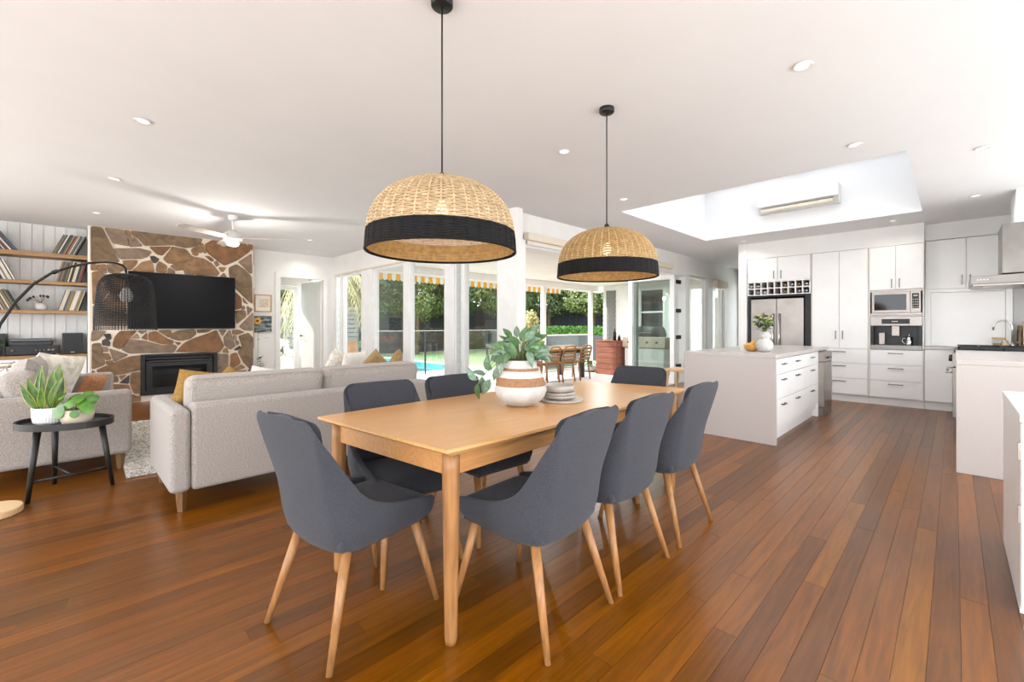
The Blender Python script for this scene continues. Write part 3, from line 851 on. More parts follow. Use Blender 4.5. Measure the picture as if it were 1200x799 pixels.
for i in range(18):
    r_, c_ = i // 9, i % 9
    yy = RY0 + (RY1 - RY0) * (c_ + 0.5) / 9
    zz = (RZ1 if r_ == 0 else (RZ0 + RZ1) / 2) - (RZ1 - RZ0) / 2 + 0.008 + 0.04
    M = Matrix.Rotation(R(90), 4, 'Y')
    w = thing('wine_bottle', '%s-capped wine bottle, %s from the left in the %s row of the wine rack' % (fname[foils[i]], ['ninth', 'eighth', 'seventh', 'sixth', 'fifth', 'fourth', 'third', 'second', 'first'][c_], 'upper' if r_ == 0 else 'lower'), 'bottle', (KX + 0.03, yy, zz), group='wine bottles in the rack')
    MB().lathe([(0.0, 0.31), (0.037, 0.31), (0.037, 0.12), (0.03, 0.09), (0.016, 0.06), (0.0145, 0.03)], 14, M=M, cap0=False).build('glass', 'bottle_dark', w, smooth=True)
    MB().lathe([(0.0155, 0.05), (0.0155, 0.0), (0.013, -0.003)], 14, M=M, cap0=False).build('foil', foils[i], w, smooth=True)
o = MB().box(9.30, 9.34, 1.675, 2.645, 0, 1.745).box(KX + 0.03, 9.30, 2.60, 2.645, 0, 1.745).box(KX + 0.03, 9.30, 1.675, 1.76, 0, 1.745).box(KX + 0.03, 9.3, 1.76, 2.6, 1.715, 1.745).build('fridge_alcove_lining', 'dark_alcove')
tag(o, 'charcoal lining of the fridge alcove', 'alcove')
t = unit_at('fridge', 'brushed steel two-door fridge with long upright handles', 'fridge', KX, 2.175)
kb(t, 'body', 'steel_dark', KX + 0.08, 9.28, 1.775, 2.585, 0.06, 1.68)
kb(t, 'kick_plate', 'black_plastic', KX + 0.09, KX + 0.12, 1.79, 2.57, 0.0, 0.06)
for (a, b_, hy) in ((2.183, 2.585, 2.225), (1.775, 2.175, 2.13)):
    dd = kb(t, 'door', 'steel', KX, KX + 0.075, a, b_, 0.07, 1.68, bevel=0.008)
    MB().tube([local(t, KX - 0.05, hy, 0.55), local(t, KX - 0.05, hy, 1.42)], 0.013, 10).tube([local(t, KX - 0.05, hy, 0.6), local(t, KX, hy, 0.6)], 0.008, 8)\
        .tube([local(t, KX - 0.05, hy, 1.37), local(t, KX, hy, 1.37)], 0.008, 8).build('handle', 'chrome', dd, smooth=True)

# pantry column and appliance column
def drawers(t, y0, y1, zs):
    for (z0, z1) in zs:
        dd = kb(t, 'drawer', 'cabinet_white', KX, KX + 0.018, y0 + 0.003, y1 - 0.003, z0 + 0.003, z1 - 0.003, bevel=0.002)
        bar_handle_h(dd, *local(t, KX, (y0 + y1) / 2, z1 - 0.05))
DZ = [(0.615, 0.842), (0.376, 0.615), (0.12, 0.376)]
t = unit_at('pantry', 'tall white two-door pantry unit with drawers below', 'cabinet', KX, 1.29)
kb(t, 'carcass', 'cabinet_white', KX + 0.02, 9.33, 0.925, 1.672, 0.12, 2.405)
kb(t, 'kick_board', 'cabinet_white', KX + 0.05, KX + 0.07, 0.925, 1.672, 0.0, 0.12)
for (a, b_, hy) in ((1.293, 1.65, 1.335), (0.932, 1.287, 1.245)):
    dd = kb(t, 'door', 'cabinet_white', KX, KX + 0.018, a, b_, 0.85, 2.40, bevel=0.002)
    bar_handle_v(dd, *local(t, KX, hy, 1.06))
drawers(t, 0.932, 1.65, DZ)
kb(t, 'edge_strip', 'blind_cream', KX - 0.001, KX + 0.0195, 1.655, 1.664, 0.12, 2.40)
t = unit_at('oven_tower', 'tall white cabinet housing the microwave and coffee machine', 'cabinet', KX, 0.61)
kb(t, 'carcass', 'cabinet_white', KX + 0.42, 9.33, 0.304, 0.922, 0.12, 2.405)
kb(t, 'side_panel', 'cabinet_white', KX + 0.002, KX + 0.42, 0.905, 0.923, 0.12, 2.405)
kb(t, 'side_panel', 'cabinet_white', KX + 0.002, KX + 0.42, 0.304, 0.318, 0.12, 2.405)
kb(t, 'shelf', 'cabinet_white', KX + 0.02, KX + 0.42, 0.318, 0.905, 1.745, 2.405)
kb(t, 'shelf', 'cabinet_white', KX + 0.02, KX + 0.42, 0.318, 0.905, 1.345, 1.36)
kb(t, 'shelf', 'cabinet_white', KX + 0.02, KX + 0.42, 0.318, 0.905, 0.12, 0.845)
kb(t, 'kick_board', 'cabinet_white', KX + 0.05, KX + 0.07, 0.304, 0.922, 0.0, 0.12)
for (a, b_, hy) in ((0.614, 0.905, 0.655), (0.318, 0.609, 0.568)):
    dd = kb(t, 'door', 'cabinet_white', KX, KX + 0.018, a, b_, 1.752, 2.40, bevel=0.002)
    bar_handle_v(dd, *local(t, KX, hy, 1.84))
drawers(t, 0.318, 0.905, DZ)
for yy in (0.306, 0.909, 0.918):
    kb(t, 'edge_strip', 'blind_cream', KX - 0.001, KX + 0.0015, yy, yy + 0.007, 0.12, 2.40)
# microwave
t = unit_at('microwave', 'steel built-in microwave with dark window and black keypad', 'microwave', KX, 0.61, 1.362)
kb(t, 'trim_frame', 'steel', KX - 0.004, KX + 0.02, 0.322, 0.901, 1.364, 1.395)
kb(t, 'trim_frame', 'steel', KX - 0.004, KX + 0.02, 0.322, 0.901, 1.712, 1.742)
kb(t, 'body', 'steel_dark', KX + 0.02, KX + 0.40, 0.335, 0.888, 1.366, 1.738)
dd = kb(t, 'door', 'steel', KX - 0.022, KX + 0.02, 0.45, 0.885, 1.398, 1.709, bevel=0.004)
kb(t, 'window', 'dark_glass', KX - 0.024, KX - 0.021, 0.49, 0.855, 1.438, 1.675)
dd = kb(t, 'control_panel', 'steel', KX - 0.022, KX + 0.02, 0.336, 0.448, 1.398, 1.709, bevel=0.004)
kb(t, 'keypad', 'black_plastic', KX - 0.024, KX - 0.021, 0.355, 0.43, 1.46, 1.68)
mb = MB()
for r_ in range(4):
    for c_ in range(3):
        mb.box(-0.0255, -0.024, 0.363 + c_ * 0.023 - 0.61, 0.377 + c_ * 0.023 - 0.61, 1.475 + r_ * 0.036 - 1.362, 1.487 + r_ * 0.036 - 1.362)
mb.box(-0.0255, -0.024, 0.37 - 0.61, 0.415 - 0.61, 1.635 - 1.362, 1.655 - 1.362)
mb.build('keypad_marks', 'ceramic_grey', t)
# coffee machine
t = unit_at('coffee_machine', 'steel built-in coffee machine with black recess below the microwave', 'coffee machine', KX, 0.61, 0.846)
kb(t, 'fascia', 'steel', KX - 0.012, KX + 0.02, 0.322, 0.901, 1.205, 1.342, bevel=0.003)
kb(t, 'display', 'black_plastic', KX - 0.014, KX - 0.011, 0.455, 0.77, 1.232, 1.306)
kb(t, 'display_text', 'ceramic_grey', KX - 0.0155, KX - 0.014, 0.585, 0.655, 1.262, 1.276)
kb(t, 'recess_back', 'black_plastic', KX + 0.18, KX + 0.36, 0.322, 0.901, 0.848, 1.338)
kb(t, 'recess_side', 'black_plastic', KX, KX + 0.18, 0.865, 0.901, 0.915, 1.204)
kb(t, 'recess_side', 'black_plastic', KX, KX + 0.18, 0.322, 0.358, 0.915, 1.204)
kb(t, 'drip_tray', 'steel_dark', KX - 0.012, KX + 0.18, 0.322, 0.901, 0.848, 0.914, bevel=0.003)
kb(t, 'spout', 'steel', KX + 0.02, KX + 0.12, 0.57, 0.66, 1.05, 1.204, bevel=0.006)
kb(t, 'milk_flask', 'steel', KX + 0.03, KX + 0.12, 0.735, 0.81, 0.915, 1.10, bevel=0.01)
c = thing('mug', 'steel jug with looped handle under the coffee machine spout', 'mug', (KX + 0.07, 0.465, 0.915))
MB().lathe([(0.034, 0), (0.036, 0.01), (0.036, 0.12), (0.032, 0.122), (0.032, 0.01), (0.0, 0.01)], 20, cap1=False).build('body', 'chrome', c, smooth=True)
MB().tube([(0, 0.034, 0.105), (0, 0.07, 0.1), (0, 0.078, 0.06), (0, 0.06, 0.03), (0, 0.034, 0.025)], 0.005, 8).build('handle', 'chrome', c, smooth=True)
MB().lathe([(0.01, 0.123), (0.01, 0.16), (0.006, 0.165)], 12).build('knob', 'chrome', c, smooth=True)

# right-hand run: base door, bench, shutter cupboard, overhead doors
t = unit_at('base_cupboard', 'white base cupboard between microwave column and cooktop bench', 'cabinet', KX, 0.0)
kb(t, 'carcass', 'cabinet_white', KX + 0.02, 9.33, -1.17, 0.300, 0.12, 0.868)
kb(t, 'kick_board', 'cabinet_white', KX + 0.05, KX + 0.07, -0.68, 0.300, 0.0, 0.12)
kb(t, 'door', 'cabinet_white', KX, KX + 0.018, -0.35, 0.296, 0.125, 0.862, bevel=0.002)
kb(t, 'door', 'cabinet_white', KX, KX + 0.018, -1.0, -0.355, 0.125, 0.862, bevel=0.002)
o = bx('back_bench_top', 'stone_bench', KX - 0.02, 9.33, -1.17, 0.300, 0.870, 0.905, bevel=0.003)
tag(o, 'pale stone bench top under the white shutter cupboard', 'benchtop')
t = unit_at('shutter_cupboard', 'white bench-top cupboard with one wide lift-up shutter', 'cabinet', 8.86, -0.12, 0.907)
kb(t, 'frame', 'cabinet_white', 8.86, 9.33, 0.24, 0.300, 0.907, 1.735)
kb(t, 'frame', 'cabinet_white', 8.86, 9.33, -0.55, -0.49, 0.907, 1.735)
kb(t, 'frame', 'cabinet_white', 8.86, 9.33, -0.49, 0.24, 1.69, 1.735)
kb(t, 'shutter', 'cabinet_white', 8.885, 8.905, -0.488, 0.238, 0.910, 1.688)
o = bx('splash_panel', 'cabinet_white', 9.30, 9.345, -1.17, -0.552, 0.907, 1.735)
tag(o, 'white splashback panel behind the chopping boards', 'panel')
for k in range(3):
    bx('groove_board', 'cabinet_white', 9.288, 9.30, -0.58 - (k + 1) * 0.18, -0.585 - k * 0.18, 0.91, 1.73, o)
t = unit_at('overhead_cupboard', 'white overhead cupboard partly hidden by the range hood', 'cabinet', 8.88, -0.12, 1.737)
kb(t, 'carcass', 'cabinet_white', 8.90, 9.33, -0.98, 0.300, 1.739, 2.455)
for (a, b_, hy) in ((-0.118, 0.296, -0.08), (-0.538, -0.124, -0.16), (-0.96, -0.545, -0.6)):
    dd = kb(t, 'door', 'cabinet_white', 8.88, 8.898, a, b_, 1.742, 2.45, bevel=0.002)
    bar_handle_v(dd, *local(t, 8.88, hy, 1.86))
# mixer tap, jar, boards on that bench
t = thing('kitchen_tap', 'chrome gooseneck kitchen tap on the back bench', 'tap', (8.74, -0.54, 0.905))
pts = [(0, 0, 0), (0, 0, 0.27)] + [(-0.0 - 0.0, 0.085 - 0.085 * math.cos(a), 0.27 + 0.1 * math.sin(a)) for a in [R(x) for x in range(15, 166, 15)]] + [(0, 0.17, 0.24)]
MB().tube(pts, 0.011, 10).build('spout', 'chrome', t, smooth=True)
MB().lathe([(0.026, 0), (0.026, 0.05), (0.018, 0.06)], 16).build('base', 'chrome', t, smooth=True)
MB().tube([(0, -0.02, 0.05), (-0.06, -0.05, 0.09)], 0.006, 8).build('lever', 'chrome', t, smooth=True)
t = thing('storage_jar', 'glass storage jar with a timber lid beside the tap', 'jar', (8.79, -0.42, 0.905))
MB().lathe([(0.055, 0), (0.06, 0.01), (0.06, 0.11), (0.055, 0.12)], 22, cap1=False).build('glass', 'jar_glass', t, smooth=True)
MB().lathe([(0.05, 0.006), (0.05, 0.06), (0.0, 0.065)], 18).build('contents', 'tan_cloth', t, smooth=True)
MB().lathe([(0.062, 0.12), (0.062, 0.14), (0.05, 0.145)], 22).build('lid', 'oak_pale', t, smooth=True)
t = thing('spice_jar', 'small glass jar with cork lid between storage jar and tap', 'jar', (8.72, -0.475, 0.905))
MB().lathe([(0.03, 0), (0.032, 0.08)], 16).build('glass', 'ceramic_sand', t, smooth=True)
MB().lathe([(0.026, 0.08), (0.028, 0.105)], 16).build('lid', 'oak_pale', t, smooth=True)
for i, (yy, h, w, mt, lb) in enumerate(((-0.615, 0.30, 0.022, 'shelf_oak', 'narrow oak chopping board standing nearest the tap'),
                                       (-0.655, 0.36, 0.024, 'oak_pale', 'taller pale chopping board standing at the picture edge'),
                                       (-0.70, 0.33, 0.024, 'walnut_leg', 'dark chopping board behind the pale one'))):
    t = thing('chopping_board', lb, 'chopping board', (9.0, yy, 0.906), group='chopping boards on the back bench')
    MB().box(-0.11, 0.11, -w / 2, w / 2, 0, h * 0.82).build('board', mt, t, bevel=0.006)
    MB().box(-0.025, 0.025, -w / 2, w / 2, h * 0.82, h).build('grip', mt, t, bevel=0.006)

# ------------------------------------------------------------------ island
IX0, IX1, IY0, IY1, IZ = 4.925, 7.52, 1.255, 2.185, 0.91
t = unit_at('kitchen_island', 'white kitchen island with drawers and pale stone waterfall end', 'island', IX0, 1.7)
kb(t, 'benchtop', 'stone_bench', IX0, IX1, IY0 - 0.005, IY1, 0.872, IZ, bevel=0.003)
kb(t, 'waterfall_end', 'stone_bench', IX0, IX0 + 0.04, IY0 - 0.005, IY1, 0.0, 0.8715, bevel=0.002)
kb(t, 'carcass', 'cabinet_white', IX0 + 0.041, 6.93, IY0 + 0.035, IY1 - 0.25, 0.10, 0.871)
kb(t, 'kick_board', 'cabinet_white', IX0 + 0.041, 6.93, IY0 + 0.07, IY0 + 0.09, 0.0, 0.165)
kb(t, 'end_panel', 'cabinet_white', 7.49, 7.515, IY0 + 0.01, IY1 - 0.25, 0.0, 0.871)
kb(t, 'divider', 'cabinet_white', 6.93, 6.955, IY0 + 0.01, IY1 - 0.25, 0.0, 0.871)
def idrawer(x0, x1, z0, z1, hs):
    dd = kb(t, 'drawer', 'cabinet_white', x0 + 0.003, x1 - 0.003, IY0 + 0.012, IY0 + 0.03, z0 + 0.003, z1 - 0.003, bevel=0.002)
    for hx in hs:
        a = local(t, hx, IY0 + 0.012, z1 - 0.06)
        MB().box(a[0] - 0.06, a[0] + 0.06, a[1] - 0.03, a[1] - 0.022, a[2] - 0.006, a[2] + 0.006).box(a[0] - 0.06, a[0] - 0.05, a[1] - 0.03, a[1], a[2] - 0.006, a[2] + 0.006)\
            .box(a[0] + 0.05, a[0] + 0.06, a[1] - 0.03, a[1], a[2] - 0.006, a[2] + 0.006).build('handle', 'handle_metal', dd)
xs = [IX0 + 0.045, 5.54, 6.23, 6.925]
h1, h2, h3 = (xs[0] + xs[1]) / 2, (xs[1] + xs[2]) / 2 - 0.05, (xs[2] + xs[3]) / 2
idrawer(xs[0], xs[1], 0.70, 0.862, [h1]); idrawer(xs[1], xs[3], 0.70, 0.862, [h2, h3])
idrawer(xs[0], xs[2], 0.44, 0.70, [h1, h2]); idrawer(xs[2], xs[3], 0.44, 0.70, [h3])
idrawer(xs[0], xs[3], 0.17, 0.44, [h1, h2, h3])
t = unit_at('dishwasher', 'steel dishwasher built into the far end of the island', 'dishwasher', 7.22, IY0)
kb(t, 'tub', 'steel_dark', 6.965, 7.485, IY0 + 0.02, IY1 - 0.3, 0.02, 0.865)
kb(t, 'door', 'steel', 6.965, 7.485, IY0 - 0.05, IY0 + 0.018, 0.12, 0.72, bevel=0.004)
kb(t, 'control_strip', 'steel', 6.965, 7.485, IY0 - 0.05, IY0 + 0.018, 0.725, 0.855, bevel=0.004)
kb(t, 'kick_plate', 'steel_dark', 6.965, 7.485, IY0 - 0.045, IY0 + 0.01, 0.0, 0.115, bevel=0.003)
kb(t, 'handle', 'black_plastic', 7.12, 7.33, IY0 - 0.075, IY0 - 0.051, 0.765, 0.785)
# things on the island
t = thing('flower_vase', 'white double-gourd vase of greenery on the island', 'vase', (5.47, 1.50, IZ))
MB().lathe([(0.05, 0), (0.075, 0.02), (0.088, 0.06), (0.085, 0.10), (0.06, 0.135), (0.05, 0.145), (0.065, 0.165), (0.07, 0.185), (0.05, 0.205), (0.045, 0.21), (0.05, 0.225), (0.035, 0.22), (0.03, 0.2)], 26, cap1=False).build('vase', 'ceramic_white', t, smooth=True)
for s in (-1, 1):
    MB().tube([(s * 0.055, 0, 0.195), (s * 0.085, 0, 0.20), (s * 0.09, 0, 0.17), (s * 0.06, 0, 0.155)], 0.011, 8).build('handle', 'ceramic_white', t, smooth=True)
rng = random.Random(11)
st, lv, bd = MB(), MB(), MB()
for i in range(16):
    a, el, L_ = rng.uniform(0, 6.28), rng.uniform(0.15, 0.75), rng.uniform(0.14, 0.24)
    e = Vector((math.cos(a) * math.sin(el), math.sin(a) * math.sin(el), math.cos(el))) * L_
    b0 = Vector((0, 0, 0.2))
    st.tube([b0, b0 + e * 0.5 + Vector((0, 0, 0.01)), b0 + e], 0.0025, 5)
    for k in range(5):
        p = b0 + e * (0.45 + 0.14 * k)
        q = Euler((rng.uniform(-1, 1), rng.uniform(-1, 1), rng.uniform(0, 6.28))).to_matrix().to_4x4()
        lv.add([(0, 0, 0), (0.016, 0.03, 0.004), (0, 0.065, 0), (-0.016, 0.03, 0.004)], [(0, 1, 2, 3)], Matrix.Translation(p) @ q)
    bd.lathe([(0.006, -0.01), (0.013, 0.0), (0.011, 0.012), (0.003, 0.018)], 8, c=tuple(b0 + e))
st.build('stems', 'stem_green', t); o = lv.build('leaves', 'leaf_green', t); o['kind'] = 'stuff'; bd.build('buds', 'flower_bud', t, smooth=True)
t = thing('fruit_bowl', 'small timber bowl on the kitchen island', 'bowl', (5.50, 1.64, IZ))
MB().lathe([(0.04, 0), (0.065, 0.015), (0.082, 0.05), (0.086, 0.075), (0.08, 0.075), (0.072, 0.045), (0.05, 0.02), (0, 0.018)], 28, cap1=False).build('bowl', 'bowl_wood', t, smooth=True)
rng = random.Random(3)
for i, (dx, dy, dz) in enumerate([(0, 0, 0.065), (0.042, 0.01, 0.06), (-0.042, 0.012, 0.06), (0.005, 0.044, 0.06), (0.0, -0.044, 0.06), (0.01, -0.005, 0.088)]):
    M = Matrix.Translation((5.50 + dx, 1.64 + dy, IZ + dz)) @ Euler((rng.uniform(0, 3), rng.uniform(0, 3), 0)).to_matrix().to_4x4()
    o = MB().lathe([(0.003, -0.037), (0.012, -0.033), (0.024, -0.018), (0.027, 0), (0.024, 0.018), (0.012, 0.033), (0.003, 0.037)], 14).build('lemon', 'fruit_yellow', smooth=True)
    o.matrix_world = M
    tag(o, 'yellow lemon %s in the timber bowl on the island' % ['half buried in the middle', 'at the back right', 'at the near left', 'at the back left', 'at the near right', 'on top of the pile'][i], 'lemon', 'lemons in the bowl')
t = thing('glass_tumbler', 'white votive cup behind the lemon bowl', 'cup', (5.66, 1.72, IZ))
MB().lathe([(0.03, 0), (0.036, 0.09), (0.032, 0.09), (0.027, 0.01), (0, 0.01)], 18, cap1=False).build('cup', 'ceramic_white', t, smooth=True)
t = thing('bar_stool', 'pale timber bar stool behind the island', 'stool', (5.42, 2.44, 0))
MB().box(-0.17, 0.17, -0.15, 0.15, 0.625, 0.66).build('seat', 'oak_pale', t, bevel=0.012)
for sx in (-1, 1):
    for sy in (-1, 1):
        MB().tube([(sx * 0.13, sy * 0.11, 0.625), (sx * 0.19, sy * 0.16, 0.0)], [0.018, 0.014], 10).build('leg', 'oak_pale', t, smooth=True)
MB().tube([(-0.16, -0.135, 0.28), (0.16, -0.135, 0.28)], 0.01, 8).tube([(-0.16, 0.135, 0.28), (0.16, 0.135, 0.28)], 0.01, 8).build('stretcher', 'oak_pale', t)

# ------------------------------------------------------------------ cooktop bench, range, hood
RX0, RX1 = 7.15, 8.07
t = unit_at('cooktop_bench', 'pale stone bench with waterfall end beside the range', 'bench', 5.1, -0.4)
kb(t, 'benchtop', 'stone_bench', 5.1, RX0 - 0.01, -0.80, -0.012, 0.885, 0.925, bevel=0.003)
kb(t, 'waterfall_end', 'stone_bench', 5.1, 5.14, -0.80, -0.012, 0.0, 0.8845, bevel=0.002)
kb(t, 'carcass', 'cabinet_white', 5.141, RX0 - 0.01, -0.78, -0.06, 0.1, 0.884)
for k in range(3):
    w_ = (RX0 - 0.015 - 5.145) / 3
    kb(t, 'door', 'cabinet_white', 5.145 + k * w_, 5.142 + (k + 1) * w_, -0.06, -0.04, 0.12, 0.875, bevel=0.002)
kb(t, 'far_cupboard', 'cabinet_white', RX1 + 0.01, 8.58, -0.80, -0.04, 0.0, 0.884)
kb(t, 'far_benchtop', 'stone_bench', RX1 + 0.01, 8.58, -0.80, -0.012, 0.885, 0.925, bevel=0.003)
t = unit_at('range_cooker', 'steel range cooker with black cast grates set in the bench', 'cooker', (RX0 + RX1) / 2, -0.4)
kb(t, 'oven_body', 'steel_dark', RX0, RX1, -0.80, -0.03, 0.10, 0.90)
kb(t, 'oven_door', 'steel', RX0 + 0.01, RX1 - 0.01, -0.03, 0.012, 0.14, 0.72, bevel=0.004)
kb(t, 'control_panel', 'steel', RX0 + 0.01, RX1 - 0.01, -0.03, 0.015, 0.73, 0.89, bevel=0.004)
kb(t, 'oven_window', 'dark_glass', RX0 + 0.1, RX1 - 0.1, 0.012, 0.014, 0.25, 0.6)
for k in range(6):
    MB().lathe([(0.024, 0), (0.022, 0.03)], 14, M=Matrix.Translation(local(t, RX0 + 0.11 + k * 0.14, 0.015, 0.81)) @ Matrix.Rotation(R(-90), 4, 'X')).build('knob', 'black_plastic', t, smooth=True)
a = local(t, RX0 + 0.06, 0.06, 0.66)
MB().tube([a, (a[0] + 0.8, a[1], a[2])], 0.012, 10).tube([a, (a[0], a[1] - 0.05, a[2])], 0.008, 8).tube([(a[0] + 0.8, a[1], a[2]), (a[0] + 0.8, a[1] - 0.05, a[2])], 0.008, 8).build('oven_handle', 'chrome', t, smooth=True)
kb(t, 'hob', 'black_metal', RX0, RX1, -0.78, 0.0, 0.901, 0.922, bevel=0.004)
for gi in range(3):
    gx = RX0 + 0.03 + gi * 0.295
    mb = MB()
    for u in (0.0, 0.13, 0.26):
        a = local(t, gx + u, 0, 0)
        mb.box(a[0], a[0] + 0.014, -0.75 + 0.4, -0.03 + 0.4, 0.935, 0.962)
    for w_ in (-0.75, -0.57, -0.39, -0.21, -0.045):
        a = local(t, gx, w_, 0)
        mb.box(a[0], a[0] + 0.274, a[1], a[1] + 0.014, 0.934, 0.965)
        mb.box(a[0], a[0] + 0.014, a[1], a[1] + 0.014, 0.922, 0.936); mb.box(a[0] + 0.26, a[0] + 0.274, a[1], a[1] + 0.014, 0.922, 0.936)
    mb.build('grate', 'black_metal', t, bevel=0.002, seg=1)
    for w_ in (-0.57, -0.21):
        a = local(t, gx + 0.137, w_, 0.922)
        MB().lathe([(0.05, 0), (0.045, 0.008), (0.03, 0.012), (0.0, 0.013)], 18, c=a).build('burner', 'black_plastic', t, smooth=True)
t = thing('range_hood', 'brushed steel canopy range hood above the cooktop', 'range hood', (7.2, -0.55, 1.675))
MB().hexa([(0.0, -0.35, 0.0), (0.9, -0.35, 0.0), (0.9, 0.42, 0.0), (0.0, 0.42, 0.0)], [(0.0, -0.35, 0.11), (0.9, -0.35, 0.11), (0.9, 0.42, 0.085), (0.0, 0.42, 0.085)]).build('canopy', 'steel_dark', t, bevel=0.004)
MB().box(0.02, 0.88, -0.3, 0.40, -0.02, -0.001).build('filter_tray', 'steel', t)
MB().box(0.003, 0.60, -0.35, 0.18, 0.108, 0.65).build('flue', 'steel_dark', t, bevel=0.003)
MB().lathe([(0.035, 0), (0.03, -0.012)], 16, c=(0.12, 0.30, -0.021)).build('lamp', 'ceramic_white', t, smooth=True)
for k in range(4):
    MB().box(-0.004, 0.0, 0.28 + k * 0.025, 0.295 + k * 0.025, 0.04, 0.053).build('button', 'ceramic_white', t)
wall('wall_duct_boxing', 'paint_ceiling', (7.25, 7.95, -1.18, -0.475, 2.326, CEIL))

# air conditioner on the skylight shaft
t = thing('air_conditioner', 'white split-system air conditioner on the skylight wall', 'air conditioner', (7.77, 1.66, 2.97))
MB().hexa([(-0.14, -0.52, 0.0), (0, -0.52, 0.0), (0, 0.52, 0.0), (-0.14, 0.52, 0.0)], [(-0.2, -0.52, 0.27), (0, -0.52, 0.27), (0, 0.52, 0.27), (-0.2, 0.52, 0.27)]).build('casing', 'casing_white', t, bevel=0.012)
MB().box(-0.208, -0.198, -0.515, 0.515, 0.09, 0.255).build('front_panel', 'cabinet_white', t, bevel=0.004)
MB().box(-0.185, -0.15, -0.45, 0.47, 0.015, 0.06).build('outlet_flap', 'blind_cream', t, rot=(0, 0, 0), bevel=0.004)
MB().box(-0.178, -0.15, -0.45, 0.47, 0.064, 0.074).build('outlet_slot', 'handle_metal', t)
MB().box(-0.185, -0.16, -0.51, -0.46, 0.02, 0.06).build('sensor', 'ceramic_grey', t)
# low white cupboard at the right edge of the picture
t = thing('white_cupboard', 'low white cupboard with hinged door cut off by the picture edge', 'cupboard', (2.76, -0.19, 0))
MB().box(0.03, 0.9, -0.42, -0.003, 0.0, 0.80).build('body', 'cabinet_white', t)
MB().box(0.0, 0.92, -0.44, 0.0, 0.801, 0.836).build('top', 'cabinet_white', t, bevel=0.003)
MB().box(0.005, 0.03, -0.40, -0.004, 0.03, 0.795).build('door', 'cabinet_white', t, bevel=0.003)
for z in (0.42, 0.68):
    MB().box(-0.003, 0.02, -0.004, 0.004, z - 0.035, z + 0.035).build('hinge', 'chrome', t)
# ================================================================== DINING
TC = [(0.81, 2.19), (0.92, 1.27), (3.06, 1.35), (2.86, 2.13)]      # the four corners of the table top
def table_outline(inset=0.0, bulge=0.045, n=9):
    c = Vector((1.92, 1.735))
    P = [Vector(p) for p in TC]
    pts = []
    for i in range(4):
        a, b_ = P[i], P[(i + 1) % 4]
        nrm = Vector(((b_ - a).y, -(b_ - a).x)).normalized()
        bl = bulge if i in (1, 3) else 0.004
        if nrm.dot((a + b_) / 2 - c) < 0: nrm = -nrm
        for k in range(n):
            u = k / n
            pts.append(a + (b_ - a) * u + nrm * bl * 4 * u * (1 - u))
    out = []
    for p in pts:
        d = (p - c)
        out.append(tuple(p - d.normalized() * inset))
    return out
t = thing('dining_table', 'large oak dining table with tapered legs', 'table', (1.92, 1.735, 0))
off = lambda pts: [(x - 1.92, y - 1.735) for x, y in pts]
mb = MB()
a0, a1 = off(table_outline(0.035)), off(table_outline(0.0))
n_ = len(a0)
mb.add([(x, y, 0.725) for x, y in a0] + [(x, y, 0.743) for x, y in a1] + [(x, y, 0.755) for x, y in a1],
       [tuple(range(n_ - 1, -1, -1)), tuple(range(2 * n_, 3 * n_))] + [(k * n_ + i, k * n_ + (i + 1) % n_, (k + 1) * n_ + (i + 1) % n_, (k + 1) * n_ + i) for k in (0, 1) for i in range(n_)])
mb.build('table_top', 'oak_top', t)
C4 = [Vector(p) - Vector((1.92, 1.735)) for p in TC]
LEG = [C4[0] + Vector((0.075, -0.075)), C4[1] + Vector((0.065, 0.065)), C4[2] + Vector((-0.075, 0.065)), C4[3] + Vector((-0.065, -0.075))]
for p in LEG:
    MB().lathe([(0.021, 0), (0.024, 0.02), (0.030, 0.4), (0.034, 0.66), (0.034, 0.7245)], 18, c=(p.x, p.y, 0)).build('leg', 'oak_leg', t, smooth=True)
for i in range(4):
    a, b_ = LEG[i], LEG[(i + 1) % 4]
    u = (b_ - a).normalized()
    a2, b2 = a + u * 0.03, b_ - u * 0.03
    nn = Vector((-u.y, u.x)) * 0.011
    q = [a2 - nn, b2 - nn, b2 + nn, a2 + nn]
    MB().hexa([(p.x, p.y, 0.635) for p in q], [(p.x, p.y, 0.7245) for p in q]).build('apron', 'oak', t, bevel=0.003)

